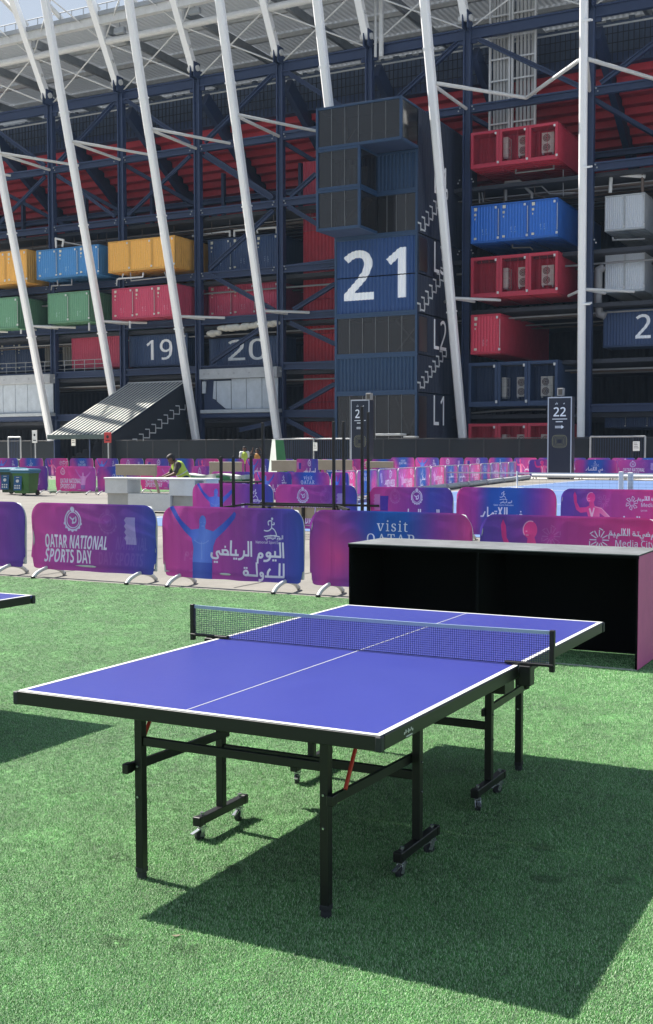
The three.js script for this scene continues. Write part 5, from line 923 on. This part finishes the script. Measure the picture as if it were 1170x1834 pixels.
function person(label, pos, turn, J, vestMat, group) {
  const t = thing('person', label, 'person', pos, turn, group), b = (a, c, r, q) => [J[a], J[c], r, q];
  const body = [b('hip', 'waist', 0.135, 0.125), b('waist', 'chest', 0.125, 0.155), b('chest', 'neckBase', 0.13, 0.075), b('neckBase', 'headBase', 0.055, 0.052), b('shL', 'shR', 0.075, 0.075), b('shL', 'elL', 0.055, 0.042), b('elL', 'wrL', 0.042, 0.028), b('shR', 'elR', 0.055, 0.042), b('elR', 'wrR', 0.042, 0.028), b('hipL', 'hipR', 0.1, 0.1), b('hipL', 'kneeL', 0.09, 0.06), b('kneeL', 'anL', 0.058, 0.038), b('hipR', 'kneeR', 0.09, 0.06), b('kneeR', 'anR', 0.058, 0.038)];
  const hd = V(...J.head), f = V(...J.face).normalize(), up = hd.clone().sub(V(...J.headBase)).normalize(), sd = new THREE.Vector3().crossVectors(up, f).normalize(), H = (a, c, d) => { const p = hd.clone().addScaledVector(f, a).addScaledVector(up, c).addScaledVector(sd, d); return [p.x, p.y, p.z]; };
  const head = [[H(0, 0.03, 0), H(0.01, -0.05, 0), 0.088, 0.07], [H(0.03, -0.07, 0), H(0.055, -0.1, 0), 0.05, 0.035], [H(0.085, 0.0, 0), H(0.1, -0.035, 0), 0.011, 0.016], [H(0.07, 0.02, -0.035), H(0.07, 0.02, 0.035), 0.016, 0.016], [H(-0.005, 0, 0.083), H(-0.005, -0.03, 0.08), 0.017, 0.012], [H(-0.005, 0, -0.083), H(-0.005, -0.03, -0.08), 0.017, 0.012], [H(0.075, -0.065, -0.02), H(0.075, -0.065, 0.02), 0.012, 0.012]];
  const hands = [['wrL', 'elL', 1], ['wrR', 'elR', -1]].map(([w, e, s]) => { const d = V(...J[w]).sub(V(...J[e])); return skin(handBones(J[w], [d.x, d.y, d.z], 1, [s * 0.2, 0.3, 1]), 0.006, 0.02, 0.004); });
  part('body', [skin(body, 0.024, 0.08, 0.022), skin(head, 0.008, 0.04, 0.012), ...hands], mat.skin, t);
  const eye = part('eyes', [1, -1].map((s) => { const p = H(0.088, 0.004, s * 0.033); return new THREE.SphereGeometry(0.011, 10, 8).translate(...p); }), M(0.3, 0.28, 0.26, 0.3), t);
  part('hair', skin([[H(-0.03, 0.06, 0), H(-0.035, -0.01, 0), 0.088, 0.08], [H(0.03, 0.085, 0.03), H(0.03, 0.085, -0.03), 0.05, 0.05], [H(0.06, 0.085, 0), H(-0.04, 0.09, 0), 0.035, 0.05]], 0.012, 0.04, 0.012), mat.hair, t);
  const gr = 0.016;
  part('shirt', skin([b('waist', 'chest', 0.125 + gr, 0.155 + gr), b('hip', 'waist', 0.14 + gr, 0.125 + gr), b('shL', 'shR', 0.075 + gr, 0.075 + gr), [J.shL, lerp3(J.shL, J.elL, 0.75), 0.062 + gr, 0.056 + gr], [J.shR, lerp3(J.shR, J.elR, 0.75), 0.062 + gr, 0.056 + gr]], 0.022, 0.08, 0.02), J.shirtMat ?? mat.shirt, t);
  const vest = part('safety_vest', skin([b('waist', 'chest', 0.14 + gr, 0.17 + gr), b('hip', 'waist', 0.15 + gr, 0.14 + gr), [lerp3(J.shL, J.shR, 0.12), lerp3(J.shL, J.shR, 0.88), 0.088, 0.088]], 0.022, 0.08, 0.02), vestMat, t);
  part('trousers', skin([b('hipL', 'hipR', 0.115, 0.115), b('hipL', 'kneeL', 0.105, 0.075), b('kneeL', 'anL', 0.072, 0.06), b('hipR', 'kneeR', 0.105, 0.075), b('kneeR', 'anR', 0.072, 0.06), b('hip', 'hip', 0.14, 0.14)], 0.024, 0.08, 0.02), mat.trousers, t);
  part('shoe', ['anL', 'anR'].map((a) => skin([[[J[a][0], 0.045, J[a][2] - 0.03], [J[a][0], 0.035, J[a][2] + 0.17], 0.05, 0.038]], 0.012, 0.03, 0.01)), mat.black, t);
  // reflective bands of the vest
  const band = (h, r) => { const c = lerp3(J.hip, J.chest, h), d = V(...J.chest).sub(V(...J.hip)).normalize(); return new THREE.TorusGeometry(r, 0.022, 6, 28).scale(1, 1, 0.7).applyQuaternion(new THREE.Quaternion().setFromUnitVectors(V(0, 0, 1), d)).translate(...c); };
  part('reflective_band', [band(0.45, 0.162)], mat.tape, vest);
  return t;
}
function lerp3(a, b, t) { return a.map((x, i) => x + (b[i] - x) * t); }
const stand = (dx = 0) => ({ hip: [0, 0.95, 0], waist: [0, 1.08, 0.01], chest: [0, 1.3, 0.0], neckBase: [0, 1.45, -0.01], headBase: [0, 1.53, 0.01], head: [0, 1.64, 0.02], face: [0.1, 0, 1], shL: [-0.18, 1.42, 0], shR: [0.18, 1.42, 0], elL: [-0.24, 1.15, -0.02], elR: [0.24, 1.15, -0.02], wrL: [-0.22, 0.92, 0.1], wrR: [0.22, 0.92, 0.1], hipL: [-0.09, 0.92, 0], hipR: [0.09, 0.92, 0], kneeL: [-0.1, 0.5, 0.02], kneeR: [0.1, 0.5, 0.02], anL: [-0.11, 0.08, -0.02], anR: [0.11, 0.08, -0.02] });
{
  const p = onZ(318, 850, -21.9);
  person('worker in a yellow safety vest bending over the white counter', [p.x, 0, -21.9], -0.75, { ...stand(), hip: [0, 0.9, -0.2], waist: [0, 1.02, -0.14], chest: [0, 1.2, -0.03], neckBase: [0, 1.32, 0.06], headBase: [0, 1.36, 0.12], head: [0, 1.43, 0.17], face: [-0.2, -0.5, 0.85], shL: [-0.19, 1.27, 0.03], shR: [0.19, 1.27, 0.03], elL: [-0.3, 1.03, 0.14], elR: [0.3, 1.02, 0.14], wrL: [-0.22, 0.94, 0.38], wrR: [0.16, 0.93, 0.4], hipL: [-0.09, 0.87, -0.2], hipR: [0.09, 0.87, -0.2], kneeL: [-0.1, 0.46, -0.08], kneeR: [0.1, 0.46, -0.12], anL: [-0.11, 0.08, -0.2], anR: [0.11, 0.08, -0.24] }, mat.vest);
  const q = onZ(438, 815, -53), r = onZ(461, 815, -54);
  const tall = person('far worker in a pale yellow vest left of the green sign', [q.x, 0, -53], 0.6, { ...stand(), shirtMat: mat.whiteBoard }, mat.vest);
  tall.scale.setScalar(1.07);
  person('far worker in an orange vest with raised arms left of the green sign', [r.x, 0, -54], 0.2, { ...stand(), elL: [-0.36, 1.5, 0.05], elR: [0.36, 1.5, 0.05], wrL: [-0.26, 1.72, 0.08], wrR: [0.26, 1.72, 0.08] }, mat.vestOrange);
}

{ // a dry leaf on the turf
  const p = onH(316, 1676, 0.011), t = thing('dry_leaf', 'small dry leaf lying on the sunlit turf near the table shadow', 'leaf', [p.x, p.y, p.z], 0.7), g = new THREE.CircleGeometry(0.009, 10).scale(1.6, 0.8, 1), q = g.attributes.position;
  for (let i = 0; i < q.count; i++) q.setZ(i, 16 * q.getX(i) ** 2 + 22 * q.getY(i) ** 2);
  g.computeVertexNormals(); part('blade', g.rotateX(-Math.PI / 2), M(0.2, 0.17, 0.12, 0.9), t); part('stem', rod(V(0.012, 0.003, 0), V(0.028, 0.004, 0.004), 0.0008, 5), M(0.25, 0.18, 0.1, 0.9), t);
}
// ---------------------------------------------------------------- table tennis tables, net, black box
const blueTop = (() => { const n = fbm(512, [[3, 1], [11, 0.6], [60, 0.5], [250, 0.7]], 301); return new THREE.MeshStandardMaterial({ roughness: 0.36, map: texFrom(512, (i) => { const k = 1 + (n[i] - 0.5) * 0.07; return [clampB(51 * k), clampB(57 * k), clampB(131 * k)]; }, true, 0.8), roughnessMap: texFrom(512, (i) => { const v = clampB(215 + (n[i] - 0.5) * 40); return [v, v, v]; }, false, 0.8), side: THREE.DoubleSide }); })();
const line = M(0.78, 0.78, 0.76, 0.5), rubber = M(0.02, 0.022, 0.03, 0.6), redRod = M(0.7, 0.05, 0.02, 0.45), steelBlack = M(0.004, 0.0045, 0.005, 0.45), chrome = M(0.55, 0.57, 0.6, 0.25, { metalness: 0.8 });
function makeTable(label, pos) {
  const t = thing('table_tennis_table', label, 'table tennis table', pos);
  const W = 0.7625, L = 1.37, H = 0.76;
  for (const s of [-1, 1]) {
    const z0 = s < 0 ? -L : 0.0015, z1 = s < 0 ? -0.0015 : L;
    const top = part('tabletop', box(-W + 0.002, W - 0.002, H - 0.018, H, z0, z1), blueTop, t);
    const zo = s * (L - 0.01);
    part('edge_line', [box(-W + 0.002, W - 0.002, H, H + 0.0012, zo - 0.01, zo + 0.01), box(-W + 0.002, -W + 0.022, H, H + 0.0012, Math.min(s * 0.0015, zo - s * 0.01), Math.max(s * 0.0015, zo - s * 0.01)), box(W - 0.022, W - 0.002, H, H + 0.0012, Math.min(s * 0.0015, zo - s * 0.01), Math.max(s * 0.0015, zo - s * 0.01))], line, top);
    part('center_line', box(-0.0018, 0.0018, H, H + 0.0012, Math.min(s * 0.002, zo - s * 0.01), Math.max(s * 0.002, zo - s * 0.01)), line, top);
    const f = [];
    f.push(rbox(-W - 0.001, W + 0.001, H - 0.052, H - 0.0012, s * L - 0.022, s * L + 0.003, 0.004), rbox(-W - 0.0015, W + 0.0015, H - 0.05, H - 0.019, s * 0.02 - 0.012, s * 0.02 + 0.012, 0.003));
    for (const x of [-W, W]) f.push(rbox(x - 0.012, x + 0.003 * Math.sign(x) + (x < 0 ? 0.012 : 0), H - 0.0515, H - 0.0015, Math.min(z0, z1) + 0.024, Math.max(z0, z1) - 0.024, 0.004));
    part('apron', f, steelBlack, t);
    for (const x of [-1, 1]) part('corner_cap', rbox(x * W - 0.02, x * W + 0.0045, H - 0.054, H - 0.003, s * L - 0.022, s * L + 0.005, 0.006), rubber, t);
  }
  const leg = (x, z) => {
    const g = part('leg', rbox(x - 0.0175, x + 0.0175, 0.03, H - 0.05, z - 0.0175, z + 0.0175, 0.004), steelBlack, t);
    part('foot_cap', [new THREE.CylinderGeometry(0.019, 0.021, 0.03, 16).translate(x, 0.015, z), rbox(x - 0.0185, x + 0.0185, 0.03, 0.05, z - 0.0185, z + 0.0185, 0.003)], rubber, g);
    part('bolt', [0.33, 0.45].map((y) => new THREE.CylinderGeometry(0.005, 0.005, 0.048, 8).rotateX(Math.PI / 2).translate(x, y, z)), chrome, g);
  };
  for (const x of [-0.4, 0.415]) { leg(x, 1.09); leg(x, -1.04); }
  for (const zc of [0.45, -0.47]) for (const x of zc > 0 ? [-0.45, 0.49] : [-0.5, 0.458]) {
    const g = part('inner_leg', rbox(x - 0.0175, x + 0.0175, 0.105, H - 0.05, zc - 0.0175, zc + 0.0175, 0.004), steelBlack, t);
    part('bolt', [0.3, 0.42].map((y) => new THREE.CylinderGeometry(0.005, 0.005, 0.048, 8).rotateZ(Math.PI / 2).translate(x, y, zc)), chrome, g);
    part('caster_bar', [rbox(x - 0.018, x + 0.018, 0.07, 0.106, zc - 0.175, zc + 0.175, 0.004), rbox(x - 0.02, x + 0.02, 0.067, 0.109, zc - 0.195, zc - 0.165, 0.006), rbox(x - 0.02, x + 0.02, 0.067, 0.109, zc + 0.165, zc + 0.195, 0.006)], steelBlack, t);
    for (const s of [-1, 1]) {
      const z = zc + s * 0.15, tw = rr(-0.8, 0.8), c = new THREE.Group();
      c.name = 'caster'; c.position.set(x, 0, z); c.rotation.y = tw; t.add(c);
      part('wheel', [new THREE.CylinderGeometry(0.022, 0.022, 0.018, 20).rotateZ(Math.PI / 2).translate(0, 0.022, 0.014), new THREE.CylinderGeometry(0.009, 0.009, 0.024, 12).rotateZ(Math.PI / 2).translate(0, 0.022, 0.014)], rubber, c);
      part('fork', [beam(V(-0.013, 0.056, 0), V(-0.013, 0.018, 0.015), 0.003, 0.02), beam(V(0.013, 0.056, 0), V(0.013, 0.018, 0.015), 0.003, 0.02), box(-0.016, 0.016, 0.053, 0.058, -0.016, 0.018), new THREE.CylinderGeometry(0.016, 0.016, 0.008, 16).translate(0, 0.063, 0), new THREE.CylinderGeometry(0.005, 0.005, 0.055, 10).translate(0, 0.088, 0), new THREE.CylinderGeometry(0.009, 0.009, 0.009, 6).translate(0, 0.115, 0)], chrome, c);
      part('brake_pedal', beam(V(0, 0.05, 0.012), V(0, 0.036, 0.06), 0.018, 0.004), chrome, c);
    }
  }
  part('stretcher', rbox(-0.382, 0.397, 0.53, 0.565, 1.08, 1.1, 0.004), steelBlack, t);
  part('stretcher', rbox(-0.382, 0.397, 0.53, 0.565, -1.05, -1.03, 0.004), steelBlack, t);
  part('stretcher', rbox(-0.432, 0.472, 0.345, 0.383, 0.44, 0.46, 0.004), steelBlack, t);
  part('stretcher', rbox(-0.482, 0.44, 0.345, 0.383, -0.48, -0.46, 0.004), steelBlack, t);
  for (const s of [1, -1]) for (const x of s > 0 ? [-0.432, 0.46] : [-0.475, 0.437]) {
    const zn = s > 0 ? 1.13 : -1.08, zi = s > 0 ? 0.42 : -0.44;
    part('folding_arm', [beam(V(x, 0.445, zn), V(x, 0.43, zi), 0.016, 0.034), rbox(x - 0.014, x + 0.014, 0.425, 0.465, zn - 0.02, zn + 0.02, 0.006)], steelBlack, t);
    part('release_rod', pipe([V(x + (x > 0 ? 0.014 : -0.014), 0.465, zn - s * 0.075), V(x + (x > 0 ? 0.012 : -0.012), 0.64, zn - s * 0.19), V(x, 0.705, zn - s * 0.215)], 0.008, 8), redRod, t);
  }
  part('hinge_bracket', [box(-0.72, -0.66, 0.64, 0.71, -0.06, 0.06), box(0.66, 0.72, 0.64, 0.71, -0.06, 0.06)], steelBlack, t);
  const m = [];
  for (let i = 0; i < 7; i++) m.push(box(W + 0.003, W + 0.0045, H - 0.034 + (i % 3) * 0.003, H - 0.026 + (i % 2) * 0.006, 1.19 - i * 0.011, 1.196 - i * 0.011));
  m.push(box(W + 0.003, W + 0.0045, H - 0.046, H - 0.042, 1.13, 1.18));
  part('maker_mark', m, line, t);
  return t;
}
makeTable('blue table tennis table with a net in the foreground on green turf', [0, 0, 0]);
makeTable('blue table tennis table cut off at the left edge', [-3.485, 0, 0.5]);
function makeNet(label, pos) {
  const n = thing('table_tennis_net', label, 'net', pos), H = 0.7625;
  for (const s of [-1, 1]) {
    const p = part('net_post', [rbox(s * 0.905 - 0.011, s * 0.905 + 0.011, H - 0.02, H + 0.156, -0.011, 0.011, 0.003), rbox(Math.min(s * 0.7, s * 0.914), Math.max(s * 0.7, s * 0.914), H + 0.001, H + 0.013, -0.014, 0.014, 0.003)], steelBlack, n);
    part('clamp', [rbox(Math.min(s * 0.77, s * 0.82), Math.max(s * 0.77, s * 0.82), H - 0.085, H + 0.0005, -0.03, 0.03, 0.004), new THREE.CylinderGeometry(0.012, 0.012, 0.02, 12).translate(s * 0.795, H - 0.09, 0)], steelBlack, p);
  }
  const sag = (x) => -0.006 * (1 - (x / 0.9) ** 2), g = [];
  for (let i = 0; i <= 180; i++) { const x = -0.895 + i * 1.79 / 180; g.push(box(x - 0.0008, x + 0.0008, H + 0.004, H + 0.14 + sag(x), -0.0007, 0.0007)); }
  for (let j = 0; j <= 14; j++) g.push(box(-0.895, 0.895, H + 0.003 + j * 0.0096 - 0.0008, H + 0.003 + j * 0.0096 + 0.0008, 0.0007, 0.002));
  part('net_mesh', g, M(0.03, 0.045, 0.15, 0.7), n);
  const tape = []; for (let i = 0; i < 24; i++) { const x0 = -0.896 + i * 1.792 / 24, x1 = x0 + 1.792 / 24; tape.push(beam(V(x0, H + 0.145 + sag(x0), 0), V(x1, H + 0.145 + sag(x1), 0), 0.006, 0.016)); }
  part('net_tape', tape, M(0.42, 0.56, 0.72, 0.6), n);
  part('bottom_cord', box(-0.895, 0.895, H + 0.0005, H + 0.003, 0.001, 0.004), M(0.03, 0.03, 0.1, 0.7), n);
}
makeNet('black framed net with pale blue tape stretched across the foreground table', [0, 0, 0]);
makeNet('net clamped to the table at the left edge', [-3.485, 0, 0.5]);
{
  const b = thing('open_fronted_stand', 'large black box stand with open dark front behind the foreground table', 'stand', [-0.885, 0, -4.04]);
  const x0 = -1.219, x1 = 1.22, h = 0.875, d = 0.68, blk = new THREE.MeshPhysicalMaterial({ color: new THREE.Color().setRGB(0.003, 0.003, 0.0035), roughness: 0.95, specularIntensity: 0.25, side: THREE.DoubleSide });
  const topTex = (() => { const n = fbm(512, [[5, 1], [16, 0.8], [60, 0.6], [200, 0.5]], 77); return new THREE.MeshStandardMaterial({ roughness: 0.85, map: texFrom(512, (i) => { const k = 0.72 + n[i] * 0.5; return [clampB(94 * k), clampB(97 * k), clampB(100 * k)]; }, true, 0.7), side: THREE.DoubleSide }); })();
  part('top_panel', box(x0 - 0.006, x1 + 0.006, h - 0.0, h + 0.008, -d - 0.006, 0.006), topTex, b);
  part('top_trim', [box(x0 - 0.004, x1 + 0.004, h - 0.025, h - 0.001, -0.02, 0.004)], blk, b);
  part('side_panel', box(x0, x0 + 0.018, 0.012, h - 0.002, -d, -0.001), blk, b);
  part('side_panel', box(x1 - 0.018, x1, 0.012, h - 0.002, -d, -0.001), blk, b);
  part('back_panel', box(x0 + 0.02, x1 - 0.02, 0.012, h - 0.002, -d, -d + 0.018), blk, b);
  part('partition', box(-0.075, -0.055, 0.012, h - 0.026, -d + 0.02, -0.006), blk, b);
  const pk = part('printed_side', box(x1 + 0.001, x1 + 0.006, 0.012, h - 0.004, -d + 0.02, -0.0), M(0.75, 0.16, 0.4, 0.7), b);
  pk.userData.label = 'pink printed fabric on the right end';
  part('bottom_rail', box(x0, x1, 0.002, 0.012, -0.016, 0.002), M(0.6, 0.6, 0.58, 0.5), b);
}
scene.fog = new THREE.FogExp2(new THREE.Color().setRGB(0.55, 0.74, 1), 0.00015);
renderer.render(scene, camera);
